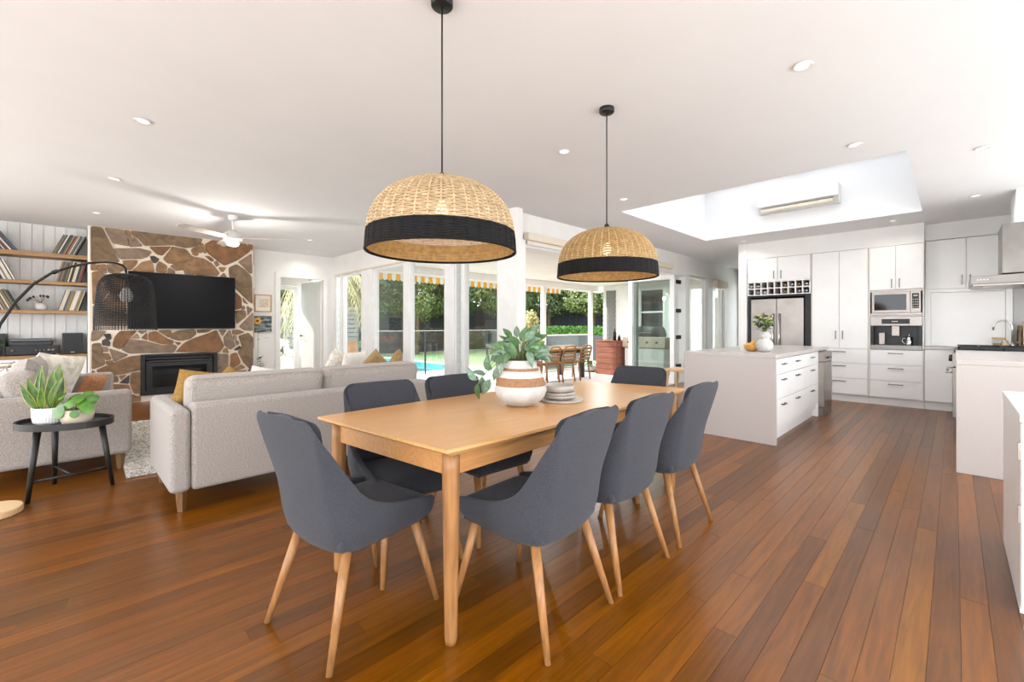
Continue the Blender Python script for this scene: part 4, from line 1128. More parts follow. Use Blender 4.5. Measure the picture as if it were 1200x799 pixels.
# chairs -----------------------------------------------------------------
def lerp_tab(tab, z):
    for (z0, v0), (z1, v1) in zip(tab, tab[1:]):
        if z <= z1:
            u = (z - z0) / (z1 - z0)
            u = max(0, min(1, u))
            return v0 + (v1 - v0) * u
    return tab[-1][1]
def make_chair():
    t = thing('dining_chair', 'x', 'chair')
    zs = [0.364, 0.370, 0.385, 0.41, 0.44, 0.466, 0.486, 0.505, 0.53, 0.565, 0.61, 0.67, 0.73, 0.78, 0.815] + [0.815 + 0.06 * math.sin(R(a)) for a in (20, 38, 55, 70, 82, 90)]
    YB = [(0.364, -0.195), (0.385, -0.213), (0.42, -0.226), (0.47, -0.235), (0.60, -0.255), (0.874, -0.318)]
    WD = [(0.364, 0.195), (0.370, 0.207), (0.385, 0.218), (0.41, 0.229), (0.47, 0.240), (0.61, 0.236), (0.73, 0.228), (0.815, 0.217)] + [(0.815 + 0.06 * math.sin(R(a)), 0.157 + 0.06 * math.cos(R(a))) for a in (20, 38, 55, 70, 82, 90)]
    FW = [(0.364, 0.215), (0.372, 0.232), (0.40, 0.247), (0.465, 0.255), (0.472, 0.24), (0.486, 0.14), (0.505, 0.02), (0.53, -0.06), (0.565, -0.115), (0.61, -0.155), (0.67, -0.195), (0.74, -0.240), (0.79, -0.275), (0.815, -0.292), (0.84, -0.304), (0.875, -0.314)]
    NU = 29
    mb = MB()
    vs_, fs_ = [], []
    for z in zs:
        yb, w, fw = lerp_tab(YB, z), lerp_tab(WD, z), lerp_tab(FW, z)
        rc = min(0.10, max(0.005, (fw - yb) * 0.9), w * 0.45)
        # half path: from the middle of the back, round the corner, forwards along the side
        path = [(0.0, yb - 0.012)]
        path += [((w - rc) * k / 5, yb - 0.012 * (1 - (k / 5) ** 2)) for k in range(1, 6)]
        path += [(w - rc + rc * math.sin(a), yb + rc - rc * math.cos(a)) for a in [R(18 * k) for k in range(1, 6)]]
        fy = max(fw, yb + rc + 0.0005)
        path += [(w - 0.012 * max(0, (k / 4)) ** 2 * (1 if fy > 0 else 0), yb + rc + (fy - yb - rc) * k / 4) for k in range(1, 5)]
        half = path
        rowp = [(-x, y) for x, y in reversed(half[1:])] + half
        vs_ += [(x, y, z) for x, y in rowp]
    m = len(rowp)
    for k in range(len(zs) - 1):
        for i in range(m - 1):
            fs_.append((k * m + i, k * m + i + 1, (k + 1) * m + i + 1, (k + 1) * m + i))
    mb.add(vs_, fs_)
    o = mb.build('shell', 'chair_fabric', t, smooth=True)
    q = o.modifiers.new('solid', 'SOLIDIFY'); q.thickness = 0.034; q.offset = -1
    q = o.modifiers.new('sub', 'SUBSURF'); q.levels = 1; q.render_levels = 1
    # seat cushion, slightly domed and rounded at the front
    N1, N2 = 13, 13
    sv, sf = [], []
    def spt(i, j, top):
        u, v = -1 + 2 * i / (N1 - 1), -1 + 2 * j / (N2 - 1)
        x = u * 0.208 * (1 - 0.04 * max(0, v) ** 4)
        y = 0.022 + v * 0.228
        e = max(abs(u), abs(v)) ** 8
        if top: z = 0.468 + 0.012 * (1 - u * u) * (1 - v * v) - 0.022 * e
        else: z = 0.366 + 0.01 * e
        return (x, y, z)
    for top in (0, 1):
        for j in range(N2):
            for i in range(N1): sv.append(spt(i, j, top))
    A = N1 * N2
    for j in range(N2 - 1):
        for i in range(N1 - 1):
            sf.append((A + j * N1 + i, A + j * N1 + i + 1, A + (j + 1) * N1 + i + 1, A + (j + 1) * N1 + i))
            sf.append((j * N1 + i, (j + 1) * N1 + i, (j + 1) * N1 + i + 1, j * N1 + i + 1))
    ring = [(i, 0) for i in range(N1)] + [(N1 - 1, j) for j in range(1, N2)] + [(i, N2 - 1) for i in range(N1 - 2, -1, -1)] + [(0, j) for j in range(N2 - 2, 0, -1)]
    for k in range(len(ring)):
        (i, j), (i2, j2) = ring[k], ring[(k + 1) % len(ring)]
        sf.append((j * N1 + i, j2 * N1 + i2, A + j2 * N1 + i2, A + j * N1 + i))
    MB().add(sv, sf).build('seat_cushion', 'chair_fabric', t, smooth=True, sub=1)
    # flat underside closing the shell
    und = [(x, y) for x, y, z in vs_[m:2 * m]]
    MB().prism([(x * 0.97, y * 0.97) for x, y in und], 0.366, 0.376).build('underside', 'black_plastic', t)
    for sx in (-1, 1):
        MB().tube([(sx * 0.165, -0.155, 0.372), (sx * 0.228, -0.262, 0.0)], [0.0205, 0.0115], 14).build('leg', 'oak_leg', t, smooth=True)
        MB().tube([(sx * 0.16, 0.17, 0.372), (sx * 0.212, 0.255, 0.0)], [0.0205, 0.0115], 14).build('leg', 'oak_leg', t, smooth=True)
    return t
chair0 = make_chair()
def put(o, x, y, face_deg, label):
    """face_deg: heading of the sitter, 90 = +Y"""
    o.location = (x, y, 0)
    o.rotation_euler = (0, 0, R(face_deg - 90))
    tag(o, label, 'chair', 'grey upholstered dining chairs')
put(chair0, 0.815, 1.765, 9, 'grey upholstered dining chair at the near head of the table, in front of the sofa')
for (x, y, a, lb) in ((1.375, 1.285, 94, 'grey dining chair on the kitchen side of the table, nearest the camera'),
                      (1.92, 1.30, 90, 'grey dining chair in the middle of the three on the kitchen side'),
                      (2.515, 1.305, 91, 'grey dining chair on the kitchen side nearest the island'),
                      (1.20, 2.055, -96, 'grey dining chair on the sofa side of the table, its back before the sofa cushions'),
                      (1.735, 2.045, -92, 'grey dining chair on the sofa side of the table, left of the striped plant pot'),
                      (2.885, 1.735, 187, 'grey dining chair at the far head of the table')):
    put(copy_tree(chair0), x, y, a, lb)

# pendants ---------------------------------------------------------------
PROF = [(0.045, 0.322), (0.10, 0.318), (0.155, 0.305), (0.205, 0.284), (0.247, 0.257), (0.282, 0.222), (0.307, 0.184), (0.323, 0.142), (0.331, 0.100), (0.335, 0.05), (0.338, 0.0)]
def prof_at(s, prof=PROF):
    ds = [0]
    for a, b_ in zip(prof, prof[1:]): ds.append(ds[-1] + math.hypot(b_[0] - a[0], b_[1] - a[1]))
    d = s * ds[-1]
    for k in range(len(prof) - 1):
        if d <= ds[k + 1] + 1e-9:
            u = (d - ds[k]) / (ds[k + 1] - ds[k])
            return (prof[k][0] + (prof[k + 1][0] - prof[k][0]) * u, prof[k][1] + (prof[k + 1][1] - prof[k][1]) * u)
    return prof[-1]
def weave_rows(mb, prof, s0, s1, rows, ribs, amp, hw, th, rnd):
    n = ribs * 2
    for k in range(rows):
        s = s0 + (s1 - s0) * (k + 0.5) / rows
        r, z = prof_at(s, prof)
        r2, z2 = prof_at(min(1, s + 0.01), prof); r1, z1 = prof_at(max(0, s - 0.01), prof)
        d = Vector((r2 - r1, z2 - z1)).normalized()
        nrm = Vector((-d.y, d.x))
        if nrm.x < 0 and abs(nrm.x) > 0.2: nrm = -nrm
        if abs(nrm.x) <= 0.2 and nrm.y < 0: nrm = -nrm
        vs_, fs_ = [], []
        jz = rnd.uniform(-0.15, 0.15) * hw
        for i in range(n):
            a = 2 * math.pi * i / n
            w = amp * (1 if ((i // 2) + k) % 2 == 0 else -1) * (1 if i % 2 == 0 else 0)
            if r < 0.12: w *= 0.4
            for (du, dn) in ((-hw, -th), (hw, -th), (hw, th), (-hw, th)):
                q = Vector((r, z + jz)) + d * du + nrm * (dn + w)
                vs_.append((q.x * math.cos(a), q.x * math.sin(a), q.y))
        for i in range(n):
            j = (i + 1) % n
            for c_ in range(4):
                c2_ = (c_ + 1) % 4
                fs_.append((i * 4 + c_, j * 4 + c_, j * 4 + c2_, i * 4 + c2_))
        mb.add(vs_, fs_)
def rib_set(mb, prof, s0, s1, ribs, r, steps=14, odd=0.0):
    for i in range(ribs):
        a = 2 * math.pi * (i + odd) / ribs
        pts = []
        for k in range(steps + 1):
            rr, z = prof_at(s0 + (s1 - s0) * k / steps, prof)
            pts.append((rr * math.cos(a), rr * math.sin(a), z))
        mb.tube(pts, r, 4)
PZ = 1.54
def make_pendant():
    t = thing('pendant_lamp', 'x', 'pendant lamp')
    rnd = random.Random(9)
    mb = MB(); weave_rows(mb, PROF, 0.02, 0.825, 50, 40, 0.0030, 0.0031, 0.0013, rnd); o = mb.build('woven_dome', 'rattan', t)
    mb = MB(); weave_rows(mb, PROF, 0.825, 0.99, 16, 40, 0.0030, 0.0034, 0.0014, rnd); mb.build('dark_band', 'rattan_black', t)
    INN = [(r - 0.007, z) for r, z in PROF]
    mb = MB(); weave_rows(mb, INN, 0.825, 0.99, 12, 40, 0.0022, 0.0034, 0.0012, rnd); rib_set(mb, INN, 0.82, 0.99, 40, 0.0027, 4, 0.5); mb.build('inner_weave', 'rattan_gold', t)
    mb = MB(); rib_set(mb, PROF, 0.02, 0.82, 40, 0.0042); mb.build('ribs', 'rattan_rib', t)
    mb = MB(); rib_set(mb, PROF, 0.82, 0.99, 40, 0.0027, 5); mb.build('band_ribs', 'rattan_black', t)
    r, z = PROF[-1]
    MB().tube([(r * math.cos(R(7.5 * k)), r * math.sin(R(7.5 * k)), z) for k in range(48)], 0.006, 6, closed=True).build('rim', 'rattan_black', t, smooth=True)
    MB().lathe([(0.055, 0.316), (0.045, 0.324), (0.022, 0.340), (0.014, 0.358), (0.009, 0.364), (0.005, 0.365)], 24).build('cap', 'black_metal', t, smooth=True)
    MB().tube([(0, 0, 0.36), (0, 0, CEIL - PZ - 0.03)], 0.004, 8).build('cord', 'black_metal', t, smooth=True)
    MB().lathe([(0.045, CEIL - PZ - 0.034), (0.05, CEIL - PZ - 0.028), (0.05, CEIL - PZ)], 24).build('ceiling_rose', 'black_metal', t, smooth=True)
    MB().lathe([(0.015, 0.318), (0.018, 0.25), (0.018, 0.235)], 14).build('socket', 'black_metal', t, smooth=True)
    MB().lathe([(0.012, 0.236), (0.024, 0.205), (0.03, 0.18), (0.022, 0.155), (0.004, 0.148)], 16).build('bulb', 'lamp_warm', t, smooth=True)
    return t
pend = make_pendant()
pend.location = (1.167, 1.65, PZ)
tag(pend, 'nearer rattan dome pendant with a black band, paler weave', 'pendant lamp', 'rattan pendants over the table')
p2 = copy_tree(pend)
p2.location = (2.558, 1.676, PZ)
tag(p2, 'farther rattan dome pendant with a black band, golden weave', 'pendant lamp', 'rattan pendants over the table')
for ch in p2.children:
    if ch.name.startswith('woven_dome'):
        ch.data = ch.data.copy(); ch.data.materials[0] = MATS['rattan_gold']
for p in (pend, p2):
    ld = bpy.data.lights.new('pendant_glow', 'POINT'); ld.energy = 0.6; ld.color = (1.0, 0.72, 0.42); ld.shadow_soft_size = 0.035
    lo = bpy.data.objects.new('pendant_glow', ld); COL.objects.link(lo); lo.parent = p; lo.location = (0, 0, 0.11)

# plant in the striped pot -----------------------------------------------
def leaf_mesh(name, L_, W, curl, mat, fold=0.25, n=7):
    vs_, fs_ = [], []
    for k in range(n + 1):
        u = k / n
        w = W * (math.sin(math.pi * min(1, u ** 0.75)) ** 0.9) * (1 if u < 1 else 0)
        w = max(w, 0.0008)
        z = -curl * u * u * L_
        yy = u * L_ * (1 - 0.25 * curl * u)
        vs_ += [(-w, yy, z + fold * w), (0, yy, z), (w, yy, z + fold * w)]
    for k in range(n):
        a = k * 3
        fs_ += [(a, a + 1, a + 4, a + 3), (a + 1, a + 2, a + 5, a + 4)]
    me = bpy.data.meshes.new(name); me.from_pydata(vs_, [], fs_)
    me.materials.append(MATS[mat]); me.polygons.foreach_set('use_smooth', [True] * len(me.polygons))
    return me
def add_leaf(parent, me, base_, dirv, roll=0.0, scale=1.0):
    dirv = Vector(dirv).normalized()
    x = dirv.cross(Vector((0, 0, 1)))
    x = x.normalized() if x.length > 1e-3 else Vector((1, 0, 0))
    z = x.cross(dirv)
    M = Matrix((x, dirv, z)).transposed().to_4x4()
    o = bpy.data.objects.new('leaf', me); COL.objects.link(o); o.parent = parent
    o.matrix_local = Matrix.Translation(base_) @ M @ Matrix.Rotation(roll, 4, 'Y') @ Matrix.Scale(scale, 4)
    return o
TZ = 0.755
t = thing('potted_plant', 'leafy plant in a round white pot with brown stripes on the dining table', 'plant', (1.745, 1.71, TZ))
PP = [(0.058, 0.0), (0.080, 0.006), (0.115, 0.030), (0.139, 0.060), (0.147, 0.088), (0.142, 0.116)]
MB().lathe(PP, 40, cap1=False).build('pot', 'ceramic_white', t, smooth=True)
MB().lathe([(0.142, 0.116), (0.136, 0.140), (0.127, 0.162)], 40, cap0=False, cap1=False).build('stripe', 'raw_clay', t, smooth=True)
MB().lathe([(0.127, 0.162), (0.117, 0.18), (0.106, 0.197)], 40, cap0=False, cap1=False).build('shoulder', 'ceramic_white', t, smooth=True)
MB().lathe([(0.106, 0.197), (0.099, 0.206), (0.093, 0.2126)], 40, cap0=False, cap1=False).build('stripe', 'raw_clay', t, smooth=True)
MB().lathe([(0.093, 0.2126), (0.091, 0.235), (0.0925, 0.255), (0.086, 0.256), (0.082, 0.235)], 40, cap0=False, cap1=False).build('neck', 'ceramic_white', t, smooth=True)
MB().lathe([(0.083, 0.242), (0.0, 0.247)], 24, cap0=False, cap1=False).build('soil', 'soil', t)
rng = random.Random(21)
LM = [leaf_mesh('leaf', 0.15, 0.033, 0.35, 'leaf_green'), leaf_mesh('leaf', 0.165, 0.036, 0.5, 'leaf_silver'), leaf_mesh('leaf', 0.13, 0.03, 0.25, 'leaf_silver')]
RV = Vector((0.714, -0.70, 0))    # picture right
FV = Vector((0.70, 0.714, 0))     # away from the camera
stm = MB()
# (offset to picture right, up, away, leaf heading right, up, away)
spec = []
for i in range(95):
    a = rng.uniform(-1.0, 1.0)
    spec.append((a * 0.095, 0.27 + rng.uniform(0, 0.13) * (1 - 0.6 * abs(a)), rng.uniform(-0.09, 0.08), a * 1.1 + rng.uniform(-0.6, 0.6), rng.uniform(-0.45, 1.0), rng.uniform(-0.6, 0.4)))
spec += [(-0.16, 0.20, -0.02, -0.7, 0.6, -0.1), (-0.20, 0.17, -0.02, -0.8, 0.5, 0.0), (-0.17, 0.15, -0.03, -0.5, -0.9, -0.1), (-0.25, 0.14, 0.0, -0.7, 0.7, 0.0), (-0.13, 0.22, -0.05, -0.2, -1.0, -0.2),
         (-0.24, 0.12, 0.0, -0.15, -1.0, 0.0), (-0.10, 0.25, -0.06, -0.15, -1.0, -0.3), (0.10, 0.30, -0.05, 0.8, -0.7, -0.2), (0.12, 0.31, 0.0, 1.0, -0.4, -0.1), (0.05, 0.37, 0.0, 0.35, 1.0, 0.0), (-0.18, 0.19, 0.0, -0.3, 1.0, 0.0), (-0.22, 0.16, 0.0, 0.1, -1.0, 0.0),
         (-0.02, 0.38, -0.02, -0.1, 1.0, 0.1), (0.0, 0.36, -0.04, 0.3, 0.9, -0.3), (-0.05, 0.38, 0.0, -0.6, 0.7, 0.0), (0.04, 0.31, -0.08, 0.2, -0.6, -0.5), (-0.06, 0.30, -0.08, -0.3, -0.5, -0.5), (0.08, 0.36, 0.02, 0.7, 0.5, 0.2)]
for k, (a, b_, c_, da, db, dc) in enumerate(spec):
    p = RV * a + FV * c_ + Vector((0, 0, b_))
    dv = (RV * da + FV * dc + Vector((0, 0, db))).normalized()
    nrm = Vector((0, 0, rng.uniform(0.0, 0.9))) - FV * rng.uniform(0.4, 1.0) + RV * rng.uniform(-0.6, 0.6)
    nrm = (nrm - dv * nrm.dot(dv)).normalized()
    x_ = dv.cross(nrm)
    o = bpy.data.objects.new('leaf', LM[rng.choice((0, 0, 1, 1, 2))]); COL.objects.link(o); o.parent = t
    o.matrix_local = Matrix.Translation(p) @ Matrix((x_, dv, nrm)).transposed().to_4x4() @ Matrix.Scale(rng.uniform(0.42, 0.74), 4)
    stm.tube([Vector((a * 0.3 * 0.7, 0, 0.24)), Vector((p.x * 0.6, p.y * 0.6, max(0.26, b_ * 0.85 + 0.02))), p], 0.0022, 5)
stm.build('stems', 'stem_green', t)

# plates beside the pot
o = MB().lathe([(0.0, 0.0), (0.128, 0.0), (0.134, 0.006), (0.131, 0.013), (0.12, 0.012), (0.0, 0.012)], 40, cap0=False, cap1=False, wob=lambda i, n, z: 1 + 0.006 * math.sin(i * 5.1) if z > 0.001 else 1).build('serving_platter', 'ceramic_grey', loc=(2.03, 1.65, TZ), smooth=True)
tag(o, 'speckled flat round platter under the stack of bowls', 'platter')
z = TZ + 0.0125
for i, (r, h, lb) in enumerate(((0.098, 0.026, 'lowest stoneware plate of the stack on the dining table'), (0.100, 0.024, 'middle stoneware plate of the stack on the dining table'), (0.098, 0.045, 'deep stoneware bowl topping the stack on the dining table'))):
    o = MB().lathe([(0.0, 0), (r * 0.62, 0), (r * 0.9, h * 0.25), (r, h), (r - 0.006, h), (r * 0.85, h * 0.38), (r * 0.6, 0.007), (0, 0.007)], 36, cap0=False, cap1=False).build('stoneware_plate' if i < 2 else 'stoneware_bowl', 'ceramic_grey', loc=(2.015 - 0.004 * i, 1.652, z), smooth=True)
    tag(o, lb, 'plate' if i < 2 else 'bowl', 'stoneware stack')
    z += h * 0.62 + 0.004

# ================================================================== LIVING ROOM
def cushion_mesh(mb, w, d, h, p=4.0, n=15, M=None, crown=1.0):
    """pillow: w along x, d along z (up), h thickness along y"""
    vs_, fs_ = [], []
    for side in (-1, 1):
        for j in range(n):
            for i in range(n):
                u, v = -1 + 2 * i / (n - 1), -1 + 2 * j / (n - 1)
                th = h / 2 * ((1 - abs(u) ** p) * (1 - abs(v) ** p)) ** 0.5 * crown
                k = 1 - 0.05 * (1 - abs(v) ** 2) * abs(u) ** 6
                k2 = 1 - 0.05 * (1 - abs(u) ** 2) * abs(v) ** 6
                vs_.append((u * w / 2 * k, side * th, v * d / 2 * k2))
    A = n * n
    for j in range(n - 1):
        for i in range(n - 1):
            q = (j * n + i, j * n + i + 1, (j + 1) * n + i + 1, (j + 1) * n + i)
            fs_.append(q); fs_.append(tuple(A + x for x in reversed(q)))
    mb.add(vs_, fs_, M)
    return mb
def make_sofa(L_=2.08):
    t = thing('sofa', 'x', 'sofa')
    D = 0.90
    MB().box(0.115, L_ - 0.115, 0.0, 0.16, 0.13, 0.69).build('back_frame', 'sofa_fabric', t, bevel=0.03, seg=4, smooth=True)
    for x in (0.0, L_ - 0.113):
        MB().box(x, x + 0.113, 0.0, D, 0.13, 0.665).build('arm', 'sofa_fabric', t, bevel=0.035, seg=4, smooth=True)
    MB().box(0.115, L_ - 0.115, 0.16, D - 0.02, 0.13, 0.30).build('base', 'sofa_fabric', t, bevel=0.02, seg=3, smooth=True)
    w = (L_ - 0.24) / 2
    for i in range(2):
        x0 = 0.118 + i * (w + 0.004)
        c = MB().box(x0, x0 + w, 0.20, D, 0.302, 0.455).build('seat_cushion', 'sofa_cushion', t, bevel=0.04, seg=4, smooth=True)
        MB().box(-w / 2, w / 2, -0.10, 0.10, -0.2, 0.2).build('back_cushion', 'sofa_cushion', t, loc=(x0 + w / 2, 0.275, 0.652), rot=(R(9), 0, 0), bevel=0.065, seg=5, smooth=True)
        ww, hh = w / 2 - 0.025, 0.175
        MB().tube([(-ww, 0, hh), (ww, 0, hh), (ww, 0, -hh), (-ww, 0, -hh)], 0.004, 6, closed=True).build('piping', 'sofa_fabric', t, loc=(x0 + w / 2, 0.275 - 0.105, 0.652 + 0.012), rot=(R(9), 0, 0))
    for x in (0.07, L_ - 0.07):
        for y in (0.06, D - 0.07):
            MB().tube([(x, y, 0.13), (x, y, 0.0)], [0.033, 0.022], 4).build('leg', 'walnut_leg', t)
    return t
sofa = make_sofa()
sofa.location = (0.37, 3.45, 0)
sofa.rotation_euler = (0, 0, R(1.6))
tag(sofa, 'long grey fabric sofa with its back to the dining table', 'sofa', 'grey fabric sofas')
sofa2 = copy_tree(sofa)
sofa2.location = (-0.68, 6.93, 0)
sofa2.rotation_euler = (0, 0, R(-88.5))
tag(sofa2, 'grey fabric sofa at the left behind the black side table', 'sofa', 'grey fabric sofas')

def pillow(name, mat, loc, rz, tilt, w, d, h, label, roll=0.0):
    o = cushion_mesh(MB(), w, d, h).build(name, mat, smooth=True)
    o.location = loc
    o.rotation_euler = Euler((R(tilt), R(roll), R(rz)), 'XYZ')
    tag(o, label, 'cushion')
    return o
pillow('throw_cushion', 'mustard', (0.645, 3.97, 0.655), 8, 20, 0.44, 0.44, 0.14, 'mustard cushion standing at the left end of the long sofa', 9)
pillow('throw_cushion', 'mustard', (0.84, 4.13, 0.615), -4, 22, 0.40, 0.40, 0.14, 'mustard cushion turned on its corner on the long sofa', 42)
pillow('throw_cushion', 'ivory_cloth', (1.12, 4.10, 0.645), 5, 22, 0.42, 0.42, 0.14, 'ivory cushion beside the mustard ones on the long sofa', 12)
pillow('throw_cushion', 'cream_cloth', (-0.24, 6.08, 0.69), 52, 18, 0.50, 0.50, 0.16, 'white patterned cushion on the sofa behind the snake plant', 8)
pillow('throw_cushion', 'tan_cloth', (-0.24, 6.60, 0.67), 55, 14, 0.36, 0.36, 0.14, 'tan cushion standing deepest on the left sofa', 40)
pillow('throw_cushion', 'rust_cloth', (0.04, 6.55, 0.555), 50, 25, 0.25, 0.25, 0.11, 'small rust cushion by the far arm of the left sofa', 4)
pillow('throw_cushion', 'sofa_cushion', (-0.36, 5.33, 0.72), 86, 12, 0.5, 0.46, 0.2, 'plump grey cushion at the near end of the left sofa')
t = thing('hoop_basket', 'brown basket with bent hoop handle behind the left sofa', 'basket', (-0.62, 7.5, 0))
MB().tube([(-0.27 * math.cos(R(a)), 0, 0.58 + 0.16 * math.sin(R(a))) for a in range(0, 181, 12)], 0.012, 8).build('hoop', 'basket_brown', t, smooth=True)
MB().lathe([(0.24, 0.0), (0.27, 0.3), (0.275, 0.58), (0.26, 0.58), (0.23, 0.03), (0, 0.03)], 28, cap1=False).build('basket', 'basket_brown', t, smooth=True)

# rug
t = MB().box(0.22, 2.7, 4.55, 7.1, 0.001, 0.02).build('area_rug', 'rug_wool', bevel=0.006)
tag(t, 'woven cream and grey wool rug between the sofas', 'rug')
mb = MB()
rng = random.Random(4)
for i in range(60):
    yy = 4.57 + i * 0.042
    mb.tube([(0.23 + k * 0.05, yy + rng.uniform(-.004, .004), 0.019 + 0.006 * (k % 2)) for k in range(50)], 0.009, 4)
o = mb.build('wool_loops', 'rug_wool', t); o['kind'] = 'stuff'

# daybed by the windows, only its cushions show
t = thing('daybed', 'low upholstered daybed beside the garden windows', 'daybed', (3.0, 6.1, 0))
MB().box(-0.38, 0.38, -0.95, 0.95, 0.12, 0.30).build('base', 'sofa_fabric', t, bevel=0.02, smooth=True)
MB().box(-0.37, 0.37, -0.94, 0.94, 0.302, 0.44).build('mattress', 'sofa_cushion', t, bevel=0.04, seg=4, smooth=True)
for x in (-0.3, 0.3):
    for y in (-0.85, 0.85):
        MB().tube([(x, y, 0.12), (x, y, 0)], [0.03, 0.02], 8).build('leg', 'walnut_leg', t)
pillow('throw_cushion', 'cream_cloth', (2.80, 6.78, 0.625), 40, 18, 0.44, 0.40, 0.16, 'cream tasselled cushion at the far end of the daybed', 18)
pillow('throw_cushion', 'ivory_cloth', (2.93, 6.47, 0.62), 25, 14, 0.46, 0.38, 0.16, 'ivory cushion in front of the louvre window')
pillow('throw_cushion', 'tan_cloth', (3.05, 6.02, 0.61), 15, 14, 0.38, 0.38, 0.14, 'tan cushion turned on its corner on the daybed', 42)
pillow('throw_cushion', 'tan_cloth', (3.10, 5.50, 0.63), 40, 10, 0.36, 0.40, 0.14, 'tan cushion at the near end of the daybed', -28)

# side table with tray top
t = thing('side_table', 'black oval side table with three splayed legs', 'side table', (-0.11, 4.46, 0), rz=R(-44.4))
def oval(k0, k1, n=48): return [(0.292 * k0 * math.cos(2 * math.pi * i / n), 0.21 * k0 * math.sin(2 * math.pi * i / n)) for i in range(n)]
MB().prism(oval(0.985, 1), 0.495, 0.508).build('tray', 'black_timber', t)
n = 48
a, b_ = oval(1.0, 1), oval(0.955, 1)
MB().add([(x, y, 0.49) for x, y in a] + [(x, y, 0.535) for x, y in a] + [(x, y, 0.535) for x, y in b_] + [(x, y, 0.507) for x, y in b_],
         [(k * n + i, k * n + (i + 1) % n, (k + 1) * n + (i + 1) % n, (k + 1) * n + i) for k in range(3) for i in range(n)]).build('tray_rim', 'black_timber', t)
Mi = Matrix.Rotation(R(44.4), 3, 'Z')
feet = [Mi @ Vector((x + 0.11, y - 4.46, 0)) for x, y in ((-0.288, 4.387), (0.139, 4.454), (-0.175, 4.787))]
for p in feet:
    q = Vector((p.x * 0.78, p.y * 0.72, 0.494))
    MB().tube([q, p], [0.021, 0.013], 10).build('leg', 'black_timber', t, smooth=True)
def at_h(p, k): return Vector((p.x * (1 - 0.22 * k), p.y * (1 - 0.28 * k), 0.494 * k))
m_ = (at_h(feet[0], 0.28) + at_h(feet[1], 0.28)) / 2
MB().tube([at_h(feet[0], 0.28), at_h(feet[1], 0.28)], 0.008, 8).tube([m_, at_h(feet[2], 0.28)], 0.008, 8).build('stretcher', 'black_timber', t, smooth=True)
# snake plant
SP = Vector((-0.11, 4.46, 0)) + RV * -0.105 + Vector((0, 0, 0.508))
t = thing('snake_plant', 'snake plant in a ribbed white pot on the side table', 'plant', SP)
MB().lathe([(0.075, 0), (0.088, 0.012), (0.094, 0.05), (0.096, 0.115), (0.088, 0.115), (0.086, 0.09)], 72, cap1=False, wob=lambda i, n, z: 1.012 if i % 2 else 0.99).build('pot', 'ceramic_ribbed', t, smooth=False)
MB().lathe([(0.087, 0.098), (0, 0.102)], 20, cap0=False, cap1=False).build('soil', 'soil', t)
rng = random.Random(8)
SL = leaf_mesh('leaf', 0.30, 0.031, 0.06, 'leaf_snake', fold=0.55, n=9)
SE = leaf_mesh('leaf_edge', 0.303, 0.0375, 0.06, 'leaf_snake_edge', fold=0.50, n=9)
for (a, b_, da, db, dc, sc, rl) in ((-0.05, 0.0, -0.10, 1, 0.0, 1.05, 0.3), (-0.03, -0.02, -0.02, 1, -0.1, 0.98, -0.5), (0.02, 0.0, 0.05, 1, 0.05, 1.08, 0.1), (0.04, -0.03, 0.10, 1, -0.1, 0.95, 0.4),
                                   (0.04, -0.04, 0.50, 1, -0.2, 0.95, -0.3), (-0.04, -0.05, -0.35, 1, -0.3, 0.7, 0.4), (-0.05, -0.03, -0.15, 1, -0.2, 0.80, 0.9), (-0.01, 0.03, 0.0, 1, 0.2, 1.0, 1.2), (0.0, -0.05, 0.2, 1, -0.3, 0.62, 0.2)):
    p = RV * a + FV * b_ + Vector((0, 0, 0.10))
    dv = RV * da + FV * dc + Vector((0, 0, db))
    # blades face the room
    y_ = dv.normalized(); x_ = (RV - y_ * RV.dot(y_)).normalized(); z_ = x_.cross(y_)
    M = Matrix.Translation(p) @ Matrix((x_, y_, z_)).transposed().to_4x4() @ Matrix.Rotation(rl, 4, 'Y') @ Matrix.Scale(sc, 4)
    o = bpy.data.objects.new('leaf', SL); COL.objects.link(o); o.parent = t; o.matrix_local = M
    e = bpy.data.objects.new('leaf_margin', SE); COL.objects.link(e); e.parent = o; e.location = (0, -0.002, -0.0035)
# pilea
PPos = Vector((-0.11, 4.46, 0)) + RV * 0.115 + FV * -0.03 + Vector((0, 0, 0.508))
t = thing('pilea_plant', 'round-leaved green plant in a beige pot on the side table', 'plant', PPos)
MB().lathe([(0.06, 0), (0.078, 0.01), (0.088, 0.05), (0.09, 0.105), (0.083, 0.105), (0.08, 0.08)], 32, cap1=False).build('pot', 'ceramic_sand', t, smooth=True)
MB().lathe([(0.081, 0.09), (0, 0.094)], 20, cap0=False, cap1=False).build('soil', 'soil', t)
me = bpy.data.meshes.new('leaf')
vs_ = [(0, 0, 0.003)] + [(0.04 * math.cos(R(a)), 0.04 * math.sin(R(a)), -0.003) for a in range(0, 360, 24)]
me.from_pydata(vs_, [], [(0, 1 + i, 1 + (i + 1) % 15) for i in range(15)])
me.materials.append(MATS['leaf_lime']); me.polygons.foreach_set('use_smooth', [True] * len(me.polygons))
st = MB()
rng = random.Random(14)
